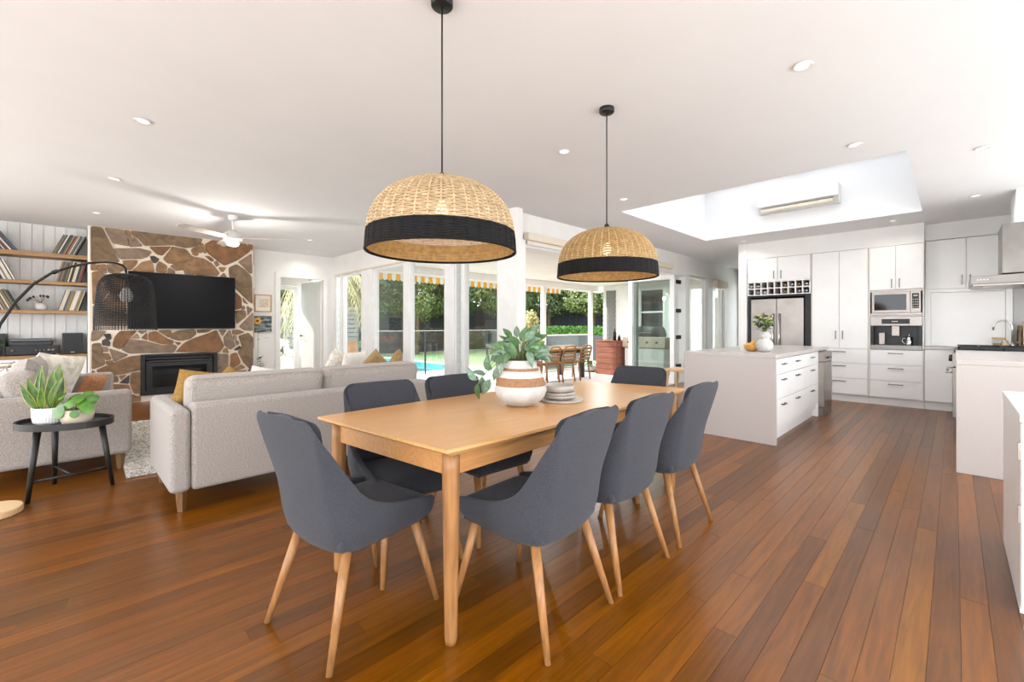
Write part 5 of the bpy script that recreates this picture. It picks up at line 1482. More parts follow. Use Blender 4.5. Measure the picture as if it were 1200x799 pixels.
for (a, h, c_, sc) in ((-0.10, 0.16, -0.02, 1.0), (-0.12, 0.10, -0.04, 0.9), (-0.04, 0.10, -0.09, 1.2), (-0.02, 0.19, 0.0, 1.0), (0.03, 0.18, -0.03, 1.0), (0.07, 0.15, -0.02, 1.1), (0.10, 0.11, -0.03, 0.95), (0.07, 0.085, -0.09, 0.7), (-0.06, 0.17, 0.06, 1.0), (0.02, 0.14, 0.07, 1.0), (-0.10, 0.07, -0.05, 0.75), (0.04, 0.21, 0.04, 0.8), (-0.07, 0.20, -0.04, 0.85), (0.0, 0.15, -0.06, 0.9), (0.09, 0.18, 0.02, 0.9), (-0.11, 0.13, 0.02, 0.8)):
    p = RV * a + FV * c_ + Vector((0, 0, h))
    o = bpy.data.objects.new('leaf', me); COL.objects.link(o); o.parent = t
    nrm = (p - Vector((0, 0, 0.06)) + FV * -0.09).normalized()
    o.matrix_local = Matrix.Translation(p) @ nrm.to_track_quat('Z', 'Y').to_matrix().to_4x4() @ Matrix.Scale(sc, 4)
    st.tube([Vector((a * 0.2, 0, 0.09)), p * 0.6 + Vector((0, 0, 0.05)), p], 0.002, 5)
st.build('stems', 'stem_green', t)

# arc lamp
t = thing('arc_lamp', 'black arc floor lamp with a woven black dome shade', 'floor lamp', (-0.45, 4.27, 0))
MB().lathe([(0.15, 0.0), (0.155, 0.006), (0.155, 0.036), (0.15, 0.042), (0.0, 0.042)], 40, cap1=False).build('base', 'oak_pale', t, smooth=False)
arc = [(0, 0.042), (0, 0.6), (0.0, 0.9), (0.02, 1.06), (0.0708, 1.21), (0.16, 1.36), (0.27, 1.49), (0.386, 1.578), (0.53, 1.645), (0.673, 1.693), (0.80, 1.717), (0.895, 1.724), (0.965, 1.715), (0.995, 1.69), (1.0, 1.655)]
MB().tube([(0.69 * k, 0.68 * k, z) for k, z in arc], 0.009, 10).build('pole', 'black_metal', t, smooth=True)
MB().tube([(0.69 * 0.40, 0.68 * 0.40, 1.585), (0.69 * 0.43, 0.68 * 0.43, 1.600)], 0.014, 10).build('joint', 'black_metal', t, smooth=True)
SHP = [(0.04, 0.48), (0.085, 0.475), (0.125, 0.46), (0.158, 0.43), (0.177, 0.385), (0.188, 0.30), (0.196, 0.19), (0.201, 0.09), (0.205, 0.0)]
sh = thing('tmp', None, None); 
mb = MB(); weave_rows(mb, SHP, 0.02, 0.99, 40, 32, 0.003, 0.0028, 0.0014, random.Random(1))
s_ = mb.build('shade', 'wicker_black', t, loc=(0.69, 0.68, 1.165))
mb = MB(); rib_set(mb, SHP, 0.0, 1.0, 64, 0.0022, 14); mb.build('shade_ribs', 'wicker_black', s_)
bpy.data.objects.remove(sh)
MB().lathe([(0.02, 0.36), (0.035, 0.33), (0.045, 0.29), (0.035, 0.25), (0.01, 0.238)], 16).build('bulb', 'ceramic_white', t, loc=(0.69, 0.68, 1.165), smooth=True)
MB().tube([(0.69, 0.68, 1.52), (0.69, 0.68, 1.66)], 0.006, 8).build('socket_stem', 'black_metal', t)

# ceiling fan
t = thing('ceiling_fan', 'white three-blade ceiling fan with a light', 'ceiling fan', (1.42, 6.88, CEIL))
MB().lathe([(0.055, 0.0), (0.06, -0.02), (0.05, -0.06), (0.016, -0.065)], 24, cap0=False).build('canopy', 'aluminium_white', t, smooth=True)
MB().tube([(0, 0, -0.06), (0, 0, -0.22)], 0.012, 10).build('rod', 'aluminium_white', t, smooth=True)
MB().lathe([(0.03, -0.19), (0.05, -0.21), (0.10, -0.235), (0.115, -0.26), (0.115, -0.315), (0.10, -0.335), (0.0, -0.335)], 32, cap0=True, cap1=False).build('motor', 'ceramic_white', t, smooth=True)
MB().lathe([(0.085, -0.336), (0.082, -0.37), (0.06, -0.405), (0.0, -0.412)], 28, cap0=False, cap1=False).build('light_bowl', 'ivory_cloth', t, smooth=True)
ld = bpy.data.lights.new('fan_lamp', 'POINT'); ld.energy = 15; ld.color = (1.0, 0.96, 0.9); ld.shadow_soft_size = 0.06
lo = bpy.data.objects.new('fan_lamp', ld); COL.objects.link(lo); lo.parent = t; lo.location = (0, 0, -0.48)
for k, ang in enumerate((90, 212, 329)):
    vs_ = []
    L_ = [(0.10, 0.035), (0.20, 0.05), (0.40, 0.062), (0.65, 0.062), (0.74, 0.05), (0.76, 0.03)]
    for (r, w) in L_:
        vs_ += [(r, -w, -0.013), (r, w, 0.013), (r, w, 0.021), (r, -w, -0.005)]
    fs_ = [(3, 2, 1, 0)] + [(i * 4 + c_, i * 4 + (c_ + 1) % 4, (i + 1) * 4 + (c_ + 1) % 4, (i + 1) * 4 + c_) for i in range(len(L_) - 1) for c_ in range(4)] + [tuple(range(len(L_) * 4 - 4, len(L_) * 4))]
    MB().add(vs_, fs_).build('blade', 'ceramic_grey', t, loc=(0, 0, -0.30), rot=(0, 0, R(ang)))

# records on the shelves --------------------------------------------------
rng = random.Random(6)
RC = [('cream', '#c9bda8'), ('white', '#d3d0cc'), ('black', '#252322'), ('grey', '#6f6b66'), ('tan', '#8d7557'), ('blue', '#3f5063'), ('red', '#6a2b31'), ('brown', '#54443a'), ('olive', '#7c7550'), ('dark green', '#39433a')]
for nm, hx in RC: pm('sleeve_' + nm.replace(' ', '_'), hx, hx, 40, rough=0.6)
ORD = ['first', 'second', 'third', 'fourth', 'fifth', 'sixth', 'seventh', 'eighth', 'ninth', 'tenth', 'eleventh', 'twelfth', 'thirteenth', 'fourteenth', 'fifteenth', 'sixteenth']
shelf_names = ['top shelf', 'second shelf', 'vase shelf']
for si, (z0, z1) in enumerate(SHELF_Z):
    clusters = [('right', -0.004, 22 if si == 0 else (12 if si == 1 else 15), 16, -1), ('left', -0.68 + (0.0, -0.03, -0.0)[si], (-33, -22, -22)[si], 15, -1)]
    for (sd, xr, ang, cnt, _s) in clusters:
        a = R(ang)
        x = xr if sd == 'left' else xr - 0.31 * math.sin(abs(a))
        for i in range(cnt):
            nm, hx = rng.choice(RC)
            th = rng.uniform(0.008, 0.019)
            hgt = rng.uniform(0.295, 0.31)
            o = MB().box(-th, 0, 0, 0.31, 0, hgt).build('record_sleeve', 'sleeve_' + nm.replace(' ', '_'))
            # lean about the bottom edge that touches the shelf
            o.rotation_euler = (0, a, 0)
            lift = th * math.sin(abs(a)) if a > 0 else 0.0
            o.location = (x, 9.10 + rng.uniform(0, 0.012), z1 + 0.0005 + (lift if a > 0 else 0))
            lb = '%s record sleeve, %s from the right of the %s group on the %s' % (nm, ORD[i], 'chimney-side' if sd == 'right' else 'left', shelf_names[si])
            tag(o, lb, 'record', 'records %s %s' % (sd, si))
            x -= (th + 0.0015) / math.cos(a)
# vase with dried stems
t = thing('small_vase', 'small white round vase of dried stems on the shelf', 'vase', (-0.47, 9.22, 1.4245))
MB().lathe([(0.03, 0), (0.055, 0.02), (0.066, 0.055), (0.055, 0.09), (0.03, 0.108), (0.02, 0.11)], 24).build('vase', 'ceramic_white', t, smooth=True)
mb, md = MB(), MB()
rng = random.Random(12)
for i in range(9):
    a = rng.uniform(-1.3, 1.3)
    e = Vector((math.sin(a) * 0.14, rng.uniform(-0.05, 0.05), 0.11 + 0.1 * math.cos(a)))
    mb.tube([(0, 0, 0.1), (e.x * 0.6, e.y, e.z + 0.01), e], 0.002, 5)
    md.lathe([(0.003, -0.02), (0.014, 0), (0.01, 0.016), (0.002, 0.02)], 8, c=tuple(e))
mb.build('stems', 'bark', t); md.build('seed_heads', 'stone_dark', t, smooth=True)
# hi-fi on the cabinet
for x0, x1, lb in ((-0.26, -0.045, 'black bookshelf speaker beside the chimney'), (-1.02, -0.80, 'black bookshelf speaker behind the small green plant')):
    t = thing('speaker', lb, 'speaker', ((x0 + x1) / 2, 9.14, 0.786), group='bookshelf speakers')
    w = (x1 - x0) / 2
    MB().box(-w, w, 0.012, 0.26, 0, 0.31).build('cabinet', 'black_plastic', t, bevel=0.004)
    MB().box(-w + 0.008, w - 0.008, 0.0, 0.011, 0.01, 0.30).build('grille', 'black_metal', t)
    MB().box(-0.02, 0.02, -0.002, 0.0, 0.025, 0.035).build('badge', 'ceramic_grey', t)
t = thing('amplifier', 'black hi-fi amplifier with round knobs on the media cabinet', 'amplifier', (-0.545, 9.13, 0.786))
MB().box(-0.25, 0.25, 0.012, 0.28, 0.015, 0.13).build('case', 'black_plastic', t, bevel=0.003)
MB().box(-0.252, 0.252, 0.0, 0.012, 0.012, 0.132).build('front_panel', 'black_metal', t, bevel=0.002)
for k, (x, r) in enumerate(((0.16, 0.022), (0.20, 0.022), (-0.19, 0.018), (0.03, 0.012), (0.07, 0.012), (0.11, 0.012))):
    MB().lathe([(r, 0), (r * 0.9, 0.02)], 16, M=Matrix.Translation((x, 0, 0.07)) @ Matrix.Rotation(R(90), 4, 'X')).build('knob', 'steel_dark', t, smooth=True)
for x in (-0.2, 0.2):
    MB().lathe([(0.02, 0.0), (0.02, 0.014)], 12, c=(x, 0.06, 0)).lathe([(0.02, 0.0), (0.02, 0.014)], 12, c=(x, 0.24, 0)).build('foot', 'black_plastic', t)
t = thing('turntable', 'black record player on top of the amplifier', 'turntable', (-0.565, 9.14, 0.919))
MB().box(-0.205, 0.205, 0.0, 0.27, 0.012, 0.06).build('plinth', 'black_plastic', t, bevel=0.004)
MB().box(-0.20, 0.20, 0.005, 0.265, 0.062, 0.105).build('dust_cover', 'dark_glass', t, bevel=0.006)
MB().box(-0.19, 0.19, 0.01, 0.26, 0.0, 0.011).build('feet', 'black_plastic', t)
t = thing('shelf_plant', 'small green plant in a steel pot before the left speaker', 'plant', (-0.88, 9.11 - 0.0, 0.786))
MB().lathe([(0.04, 0), (0.043, 0.14), (0.038, 0.14), (0.036, 0.12)], 22, cap1=False).build('pot', 'steel', t, smooth=True)
mb = MB(); rng = random.Random(2)
for i in range(90):
    a, el = rng.uniform(0, 6.28), rng.uniform(0, 1.2)
    e = Vector((math.cos(a) * math.sin(el), math.sin(a) * math.sin(el) * 0.5, math.cos(el))) * rng.uniform(0.05, 0.11)
    mb.add([(0, 0, 0), (0.009, 0.015, 0), (0, 0.035, 0.004), (-0.009, 0.015, 0)], [(0, 1, 2, 3)], Matrix.Translation(Vector((0, 0, 0.13)) + e) @ Euler((rng.uniform(-1, 1), rng.uniform(-1, 1), rng.uniform(0, 6))).to_matrix().to_4x4())
o = mb.build('foliage', 'leaf_green', t); o['kind'] = 'stuff'
MB().lathe([(0.012, 0.12), (0.006, 0.17)], 8).build('stem', 'stem_green', t)

# pictures by the door
t = thing('framed_print', 'framed pale print hanging above the sea painting', 'picture', (2.48, 9.55, 1.48))
fr = MB()
for b_ in ((-0.15, 0.15, 0, 0.018), (-0.15, 0.15, 0.322, 0.34), (-0.15, -0.132, 0.018, 0.322), (0.132, 0.15, 0.018, 0.322)): fr.box(b_[0], b_[1], -0.03, -0.001, b_[2], b_[3])
fr.build('frame', 'frame_oak', t)
MB().box(-0.132, 0.132, -0.012, -0.002, 0.018, 0.322).build('mount', 'ivory_cloth', t)
MB().box(-0.07, 0.09, -0.014, -0.012, 0.09, 0.25).build('print', 'art_paper', t)
t = thing('sea_painting', 'small dark unframed seascape painting beside the chimney', 'picture', (2.48, 9.55, 1.08))
MB().box(-0.15, 0.15, -0.03, -0.001, 0, 0.32).build('canvas', 'art_sea', t)
t = thing('light_switch', 'white light switch plate beside the door frame', 'switch', (2.555, 9.55, 0.93))
MB().box(-0.06, 0.06, -0.008, -0.001, 0, 0.075).build('plate', 'cabinet_white', t, bevel=0.002)
for k in (-1, 0, 1): MB().box(k * 0.035 - 0.006, k * 0.035 + 0.006, -0.013, -0.008, 0.028, 0.047).build('rocker', 'ceramic_grey', t)
# plant stand with the yellow flower and low greenery by the chimney
t = thing('flower_stand', 'slim stand with a yellow flower beside the chimney', 'plant stand', (2.335, 9.36, 0))
MB().lathe([(0.09, 0), (0.10, 0.02), (0.095, 0.30), (0.11, 0.34), (0.08, 0.34), (0, 0.3)], 24, cap1=False).build('pot', 'ceramic_white', t, smooth=True)
MB().tube([(0, 0, 0.3), (0.01, -0.01, 0.8), (0.0, -0.01, 1.30)], 0.004, 6).build('stem', 'stem_green', t)
for k in range(9):
    a = 2 * math.pi * k / 9
    MB().add([(0, 0, 0), (0.02, 0.04, 0.004), (0, 0.075, 0.0), (-0.02, 0.04, 0.004)], [(0, 1, 2, 3)]).build('petal', 'fruit_yellow', t, loc=(0, -0.02, 1.30), rot=Euler((R(90), a, 0), 'XYZ'))
MB().lathe([(0.025, 0), (0.02, 0.012), (0, 0.015)], 14, M=Matrix.Translation((0, -0.022, 1.30)) @ Matrix.Rotation(R(90), 4, 'X')).build('flower_eye', 'bark', t, smooth=True)
lm = leaf_mesh('leaf', 0.13, 0.035, 0.4, 'leaf_green')
rng = random.Random(31)
for k in range(14):
    a = rng.uniform(-1.3, 1.3)
    add_leaf(t, lm, (0.03 * math.cos(a), 0.03 * math.sin(a), rng.uniform(0.34, 0.60)), (math.cos(a), math.sin(a), rng.uniform(0.1, 1.2)), 0, rng.uniform(0.6, 1.0))
for z in (0.95, 1.08, 1.15): add_leaf(t, lm, (0.0, 0, z), (0.3, -1, 0.1), 0, 0.5)
# ================================================================== OUTSIDE
GZ, DZ_ = -0.16, -0.10
struct(MB().box(4.0, 12.4, 4.12, 8.6, -0.4, DZ_).build('deck_floor', 'deck'))
mb = MB()
PX0, PX1, PY0, PY1 = 6.8, 8.95, 11.0, 17.0
mb.box(3.98, 60, 8.6, PY0, -0.5, GZ); mb.box(3.98, PX0, PY0, PY1, -0.5, GZ); mb.box(PX1, 60, PY0, PY1, -0.5, GZ); mb.box(-20, 60, PY1, 40, -0.5, GZ)
mb.box(-20, 3.98, 11.2, PY1, -0.5, GZ); 
struct(mb.build('lawn_ground', 'lawn'))
struct(MB().box(-40, -2.75, -20, 11.2, -0.5, GZ).box(-2.75, 60, -20, -1.45, -0.5, GZ).box(12.42, 60, -1.45, 8.6, -0.5, GZ).build('bounce_ground', 'paving'))  # unseen pale ground added to bounce neutral daylight indoors
struct(MB().box(3.98, PX1 + 0.35, 8.6, PY0, GZ, GZ + 0.02).box(3.98, PX0, PY0, 17.3, GZ, GZ + 0.02).box(PX1, PX1 + 0.35, PY0, 17.3, GZ, GZ + 0.02).build('paving_ground', 'paving'))
t = thing('swimming_pool', 'turquoise swimming pool behind a glass fence', 'pool', ((PX0 + PX1) / 2, (PY0 + PY1) / 2, GZ - 0.9))
w, l = (PX1 - PX0) / 2, (PY1 - PY0) / 2
MB().box(-w, -w + 0.02, -l, l, 0, 0.9).box(w - 0.02, w, -l, l, 0, 0.9).box(-w, w, -l, -l + 0.02, 0, 0.9).box(-w, w, l - 0.02, l, 0, 0.9).box(-w, w, -l, l, -0.02, 0.0).build('shell', 'pool_tile', t)
MB().box(-w + 0.02, w - 0.02, -l + 0.02, l - 0.02, 0.70, 0.80).build('water', 'pool_water', t)

# patio roof
wall('ceiling_patio', 'patio_ceiling', (3.99, 12.0, 4.13, 8.0, 2.46, 2.56))
wall('trim_5', 'paint_trim', (3.99, 12.0, 7.94, 8.06, 2.30, 2.46))
for (x, y, lb) in ((5.4, 5.24, 'patio ceiling downlight nearest the corner post'), (8.0, 5.4, 'added downlight above the outdoor chairs, brightening the patio'), (10.5, 5.6, 'added downlight above the barbecue, brightening the wing wall')):  # the farther two are added to brighten the shaded wing wall
    t = thing('patio_downlight', lb, 'downlight', (x, y, 2.46), group='patio ceiling downlights')
    MB().lathe([(0.05, -0.003), (0.047, -0.012), (0.037, -0.008), (0.036, 0.0)], 24, cap0=False, cap1=False).build('rim', 'paint_trim', t, smooth=True)
    MB().lathe([(0.036, -0.003), (0.0, -0.003)], 24, cap0=False, cap1=False).build('lens', 'lamp_white', t)
    ld = bpy.data.lights.new('patio_lamp', 'AREA'); ld.shape = 'DISK'; ld.size = 0.07; ld.energy = 19; ld.spread = R(170)
    lo = bpy.data.objects.new('patio_lamp', ld); COL.objects.link(lo); lo.parent = t; lo.location = (0, 0, -0.016)
def post(x, y, lb):
    t = thing('patio_post', lb, 'post', (x, y, DZ_), group='white patio posts')
    MB().box(-0.055, 0.055, -0.055, 0.055, 0.0, 2.40).build('shaft', 'aluminium_white', t)
    MB().box(-0.075, 0.075, -0.075, 0.075, 0.0, 0.06).build('foot', 'aluminium_white', t)
post(9.07, 8.0, 'slim white patio post behind the outdoor chairs')
post(11.3, 8.0, 'white patio post at the end of the outdoor table')
t = thing('patio_rail', 'thin white rail between two patio posts', 'rail', (10.2, 8.0, DZ_))
MB().box(-1.06, 1.04, -0.02, 0.02, 1.02, 1.06).build('top_rail', 'aluminium_white', t)
MB().box(-1.06, 1.04, -0.004, 0.004, 0.08, 1.0).build('glass_infill', 'fence_glass', t)
MB().box(-1.06, 1.04, -0.02, 0.02, 0.0, 0.06).build('bottom_rail', 'aluminium_white', t)
# awning
t = thing('awning', 'yellow and white scalloped awning along the patio edge', 'awning', (4.2, 8.12, 2.12))
MB().box(-0.05, 7.85, -0.04, 0.08, 0.16, 0.25).build('pelmet', 'aluminium_white', t, bevel=0.01)
pts = [(0, 0.16), (0, 0.07)] + [(0.05 - 0.05 * math.cos(R(a)), 0.07 - 0.05 * math.sin(R(a))) for a in (30, 60, 90, 120, 150)] + [(0.1, 0.07), (0.1, 0.16)]
scal = [MB().prism(pts, -0.002, 0.002, M=Matrix.Rotation(R(90), 4, 'X')).build('scallop', mt, t, loc=(k * 0.1, 0.02, 0)) for k, mt in enumerate(('awning_yellow', 'awning_white'))]
for i in range(2, 58):
    o = scal[i % 2].copy(); COL.objects.link(o); o.parent = t; o.location = (i * 0.1, 0.02, 0)
MB().add([(0, 0.081, 0.255), (5.8, 0.081, 0.255), (5.8, 0.16, 0.245), (0, 0.16, 0.245), (0, 0.081, 0.26), (5.8, 0.081, 0.26), (5.8, 0.16, 0.25), (0, 0.16, 0.25)], [(0, 1, 2, 3), (4, 5, 6, 7), (0, 1, 5, 4), (1, 2, 6, 5), (2, 3, 7, 6), (3, 0, 4, 7)]).build('canopy', 'awning_white', t)

# weatherboard wing of the house
wb = wall('wall_wing', 'weatherboard', (11.66, 11.8, 4.12, 5.72, -0.4, 2.46), (11.66, 11.8, 6.48, 7.75, -0.4, 2.46), (11.66, 11.8, 5.72, 6.48, -0.4, 0.95), (11.66, 11.8, 5.72, 6.48, 2.28, 2.46))
def clad(y0, y1, z0, z1):
    z = z0
    while z < z1 - 0.01:
        h = min(0.15, z1 - z)
        MB().hexa([(11.62, y0, z), (11.66, y0, z), (11.66, y1, z), (11.62, y1, z)], [(11.645, y0, z + h), (11.66, y0, z + h), (11.66, y1, z + h), (11.645, y1, z + h)]).build('weatherboard', 'weatherboard', wb)
        z += 0.15
clad(4.12, 5.70, DZ_, 2.45); clad(6.50, 7.75, DZ_, 2.45); clad(5.70, 6.50, DZ_, 0.93)
o = struct(MB().box(11.61, 11.72, 5.70, 5.76, 0.93, 2.30).box(11.61, 11.72, 6.44, 6.50, 0.93, 2.30).box(11.61, 11.72, 5.76, 6.44, 0.93, 1.0).box(11.61, 11.72, 5.76, 6.44, 2.24, 2.30)
           .box(11.62, 11.7, 5.76, 6.44, 1.58, 1.63).build('window_11', 'paint_trim'))
MB().box(11.66, 11.666, 5.76, 6.44, 1.0, 2.24).build('pane', 'dark_glass', o)
struct(MB().box(11.60, 11.66, 7.30, 7.62, 0.5, 2.3).build('window_12', 'fence_grey'))
# second weatherboard wall seen through the hall windows, along Y = 6.4
# barbecue
t = thing('barbecue', 'cream outdoor barbecue with a dark round hood', 'barbecue', (10.55, 5.62, DZ_), rz=R(-90))
MB().box(-0.55, 0.55, -0.28, 0.28, 0.12, 0.72).build('trolley', 'weatherboard', t, bevel=0.01)
MB().box(-0.6, 0.6, -0.32, 0.32, 0.74, 1.02).build('cook_box', 'ceramic_sand', t, bevel=0.02)
vs_ = []
MB().tube([(-0.36, 0, 1.02), (0.36, 0, 1.02)], 0.27, 24).build('hood', 'dark_alcove', t, smooth=True)
MB().tube([(-0.25, -0.32, 1.13), (0.25, -0.32, 1.13)], 0.012, 8).build('handle', 'chrome', t)
for k in range(4): MB().lathe([(0.03, 0), (0.025, 0.03)], 14, M=Matrix.Translation((-0.4 + k * 0.26, -0.32, 0.88)) @ Matrix.Rotation(R(90), 4, 'X')).build('knob', 'black_plastic', t, smooth=True)
for x in (-0.5, 0.5):
    for y in (-0.22, 0.22): MB().tube([(x, y, 0.12), (x, y, 0.0)], 0.03, 8).build('leg', 'dark_alcove', t)
# red timber box
t = thing('timber_planter_box', 'red-brown slatted timber box with bottles on top', 'box', (10.25, 6.55, DZ_))
for k in range(6):
    MB().box(-0.30, 0.30, -0.32, 0.32, 0.005 + k * 0.147, 0.143 + k * 0.147).build('slat', 'red_timber', t, bevel=0.006)
MB().box(-0.31, 0.31, -0.33, 0.33, 0.886, 0.91).build('lid', 'red_timber', t, bevel=0.004)
for (dx, dy, h, r, mt, nm, lb) in ((-0.05, -0.12, 0.34, 0.042, 'bottle_dark', 'bottle', 'dark bottle standing on the red timber box'), (-0.05, -0.26, 0.16, 0.045, 'bottle_dark', 'bottle', 'short black bottle at the edge of the timber box')):
    o = MB().lathe([(r, 0), (r, h * 0.6), (r * 0.4, h * 0.75), (r * 0.36, h)], 14).build(nm, mt, loc=(10.25 + dx, 6.55 + dy, DZ_ + 0.9105), smooth=True)
    tag(o, lb, 'bottle', 'bottles on the timber box')
for dx, dy, lb in ((-0.15, 0.10, 'left drinking glass on the red timber box'), (-0.12, 0.0, 'right drinking glass on the red timber box')):
    o = MB().lathe([(0.04, 0), (0.045, 0.1), (0.04, 0.1), (0.036, 0.01), (0, 0.01)], 14, cap1=False).build('drinking_glass', 'jar_glass', loc=(10.25 + dx, 6.55 + dy, DZ_ + 0.9105), smooth=True)
    tag(o, lb, 'glass', 'glasses on the timber box')
# low pots by the box
for i, (x, y, lb) in enumerate(((10.25, 7.30, 'low white bowl planter left of the timber box'), (10.5, 7.05, 'small white planter touching the timber box'))):
    t = thing('bowl_planter', lb, 'planter', (x, y, DZ_), group='low white planters on the deck')
    MB().lathe([(0.12, 0), (0.22, 0.06), (0.25, 0.15), (0.22, 0.15), (0, 0.12)], 24, cap1=False).build('bowl', 'ceramic_white', t, smooth=True)
    mb = MB(); rng = random.Random(i)
    for k in range(70):
        a, rr = rng.uniform(0, 6.28), rng.uniform(0, 0.18)
        mb.add([(0, 0, 0), (0.02, 0.04, 0), (0, 0.08, 0.01), (-0.02, 0.04, 0)], [(0, 1, 2, 3)], Matrix.Translation((rr * math.cos(a), rr * math.sin(a), rng.uniform(0.12, 0.26))) @ Euler((rng.uniform(0, 1.4), 0, rng.uniform(0, 6))).to_matrix().to_4x4())
    o = mb.build('foliage', 'leaf_green', t); o['kind'] = 'stuff'
# outdoor table and chairs
t = thing('outdoor_table', 'long outdoor dining table on the deck', 'table', (7.9, 7.0, DZ_))
for k in range(6): MB().box(-1.3, 1.3, -0.48 + k * 0.161, -0.325 + k * 0.161, 0.715, 0.75).build('slat', 'teak', t)
for x in (-1.1, 1.1):
    for y in (-0.36, 0.36): MB().box(x - 0.05, x + 0.05, y - 0.05, y + 0.05, 0, 0.714).build('leg', 'black_metal', t)
MB().box(-1.1, 1.1, -0.37, -0.34, 0.62, 0.714).box(-1.1, 1.1, 0.34, 0.37, 0.62, 0.714).build('apron', 'black_metal', t)
def outdoor_chair():
    t = thing('outdoor_chair', 'x', 'chair')
    for k in range(5): MB().box(-0.22, 0.22, -0.2 + k * 0.088, -0.125 + k * 0.088, 0.42, 0.44).build('seat_slat', 'teak', t)
    for s in (-1, 1):
        MB().tube([(s * 0.22, -0.27, 0), (s * 0.21, -0.21, 0.43), (s * 0.215, -0.27, 0.66)], [0.018, 0.022, 0.02], 8).build('leg', 'teak', t, smooth=True)
        MB().tube([(s * 0.22, 0.25, 0), (s * 0.21, 0.22, 0.43)], [0.018, 0.022], 8).build('leg', 'teak', t, smooth=True)
    MB().tube([(-0.215, -0.27, 0.62), (-0.225, -0.29, 0.72), (-0.19, -0.31, 0.80), (-0.1, -0.325, 0.835), (0, -0.33, 0.84), (0.1, -0.325, 0.835), (0.19, -0.31, 0.80), (0.225, -0.29, 0.72), (0.215, -0.27, 0.62)], 0.02, 8).build('back_hoop', 'teak', t, smooth=True)
    for z in (0.52, 0.60, 0.68, 0.76):
        yy = -0.235 - (z - 0.43) * 0.25
        MB().hexa([(-0.21, yy - 0.012, z - 0.026), (0.21, yy - 0.012, z - 0.026), (0.21, yy + 0.006, z - 0.026), (-0.21, yy + 0.006, z - 0.026)], [(-0.21, yy - 0.025, z + 0.026), (0.21, yy - 0.025, z + 0.026), (0.21, yy - 0.007, z + 0.026), (-0.21, yy - 0.007, z + 0.026)]).build('back_slat', 'teak', t, bevel=0.006)
    return t
oc = outdoor_chair()
OL = ['slatted timber outdoor chair nearest the house corner post', 'slatted timber outdoor chair left of the middle of its row', 'slatted timber outdoor chair right of the middle of its row', 'slatted timber outdoor chair at the box end of its row']
for i, xx in enumerate((6.85, 7.42, 7.99, 8.60)):
    o = oc if i == 0 else copy_tree(oc)
    o.location = (xx, 6.52, DZ_); o.rotation_euler = (0, 0, R(4 * (i % 2)))
    tag(o, OL[i], 'chair', 'timber chairs on the deck')
for i, (x, lb) in enumerate(((7.30, 'orange drink jar on the outdoor table'), (7.62, 'amber drink jar beside the other on the outdoor table'))):
    t = thing('drink_jar', lb, 'jar', (x, 6.85, DZ_ + 0.7505), group='drink jars')
    MB().lathe([(0.075, 0), (0.09, 0.02), (0.09, 0.2), (0.075, 0.23)], 18).build('jar', 'orange_jar', t, smooth=True)
    MB().lathe([(0.07, 0.23), (0.07, 0.255)], 18).build('lid', 'steel', t)
t = thing('outdoor_sofa', 'grey outdoor sofa beyond the patio rail', 'sofa', (10.3, 8.75, GZ))
MB().box(-0.75, 0.75, -0.35, 0.35, 0.10, 0.34).build('base', 'fence_grey', t, bevel=0.02)
MB().box(-0.73, 0.73, -0.15, 0.34, 0.342, 0.46).build('seat_cushion', 'ceramic_grey', t, bevel=0.03, smooth=True)
MB().box(-0.75, 0.75, -0.35, -0.17, 0.342, 0.76).build('backrest', 'fence_grey', t, bevel=0.03, smooth=True)
for x in (-0.85, 0.75): MB().box(x, x + 0.1, -0.35, 0.35, 0.10, 0.58).build('arm', 'fence_grey', t, bevel=0.02)
for x in (-0.7, 0.7):
    for y in (-0.28, 0.28): MB().tube([(x, y, 0.10), (x, y, 0)], 0.025, 8).build('leg', 'dark_alcove', t)

# glass pool fence
t = thing('glass_fence', 'frameless glass pool fence with slim posts and a pale top rail', 'fence', (5.1, 10.3, GZ + 0.02))
xs_ = [0.0, 1.0, 1.62, 2.6, 3.9, 5.2, 6.5]
for i, x in enumerate(xs_):
    MB().box(x - 0.018, x + 0.018, -0.018, 0.018, 0, 1.2).build('post', 'dark_alcove' if i in (2, 3, 4) else 'aluminium_white', t)
for a, b_ in zip(xs_, xs_[1:]):
    MB().box(a + 0.025, b_ - 0.025, -0.005, 0.005, 0.06, 1.18).build('glass_panel', 'fence_glass', t)
MB().box(-0.02, 6.52, -0.012, 0.012, 1.2, 1.22).build('top_rail', 'ceramic_grey', t)
MB().box(0.98, 1.10, -0.03, 0.03, 0.78, 0.92).build('latch', 'aluminium_white', t)

# fences
def paling_fence(name, label, a, b_, h, mat, bw=0.14):
    a, b_ = Vector(a), Vector(b_)
    L_ = (b_ - a).length; u = (b_ - a).normalized()
    t = thing(name, label, 'fence', (a.x, a.y, GZ), rz=math.atan2(u.y, u.x))
    mb = MB(); n = int(L_ / bw) + 1
    for i in range(n): mb.box(i * bw + 0.004, (i + 1) * bw - 0.004, 0, 0.025, 0.02, h)
    o = mb.build('palings', mat, t); o['kind'] = 'stuff'
    MB().box(0, L_, 0.026, 0.07, 0.3, 0.4).box(0, L_, 0.026, 0.07, h - 0.4, h - 0.3).build('rails', mat, t)
    return t
paling_fence('back_fence', 'long dark paling fence behind the pool lawn', (3.0, 19.3), (16.5, 19.3), 2.5, 'fence_dark')
paling_fence('side_fence', 'dark paling fence behind the outdoor table', (16.5, 19.3), (16.5, 2.0), 2.4, 'fence_dark')
t = thing('screen_fence', 'grey horizontal slat screen left of the pool', 'fence', (4.4, 14.6, GZ))
for k in range(13):
    MB().box(0, 2.4, 0, 0.03, 0.1 + k * 0.15, 0.22 + k * 0.15).build('slat', 'fence_grey', t)
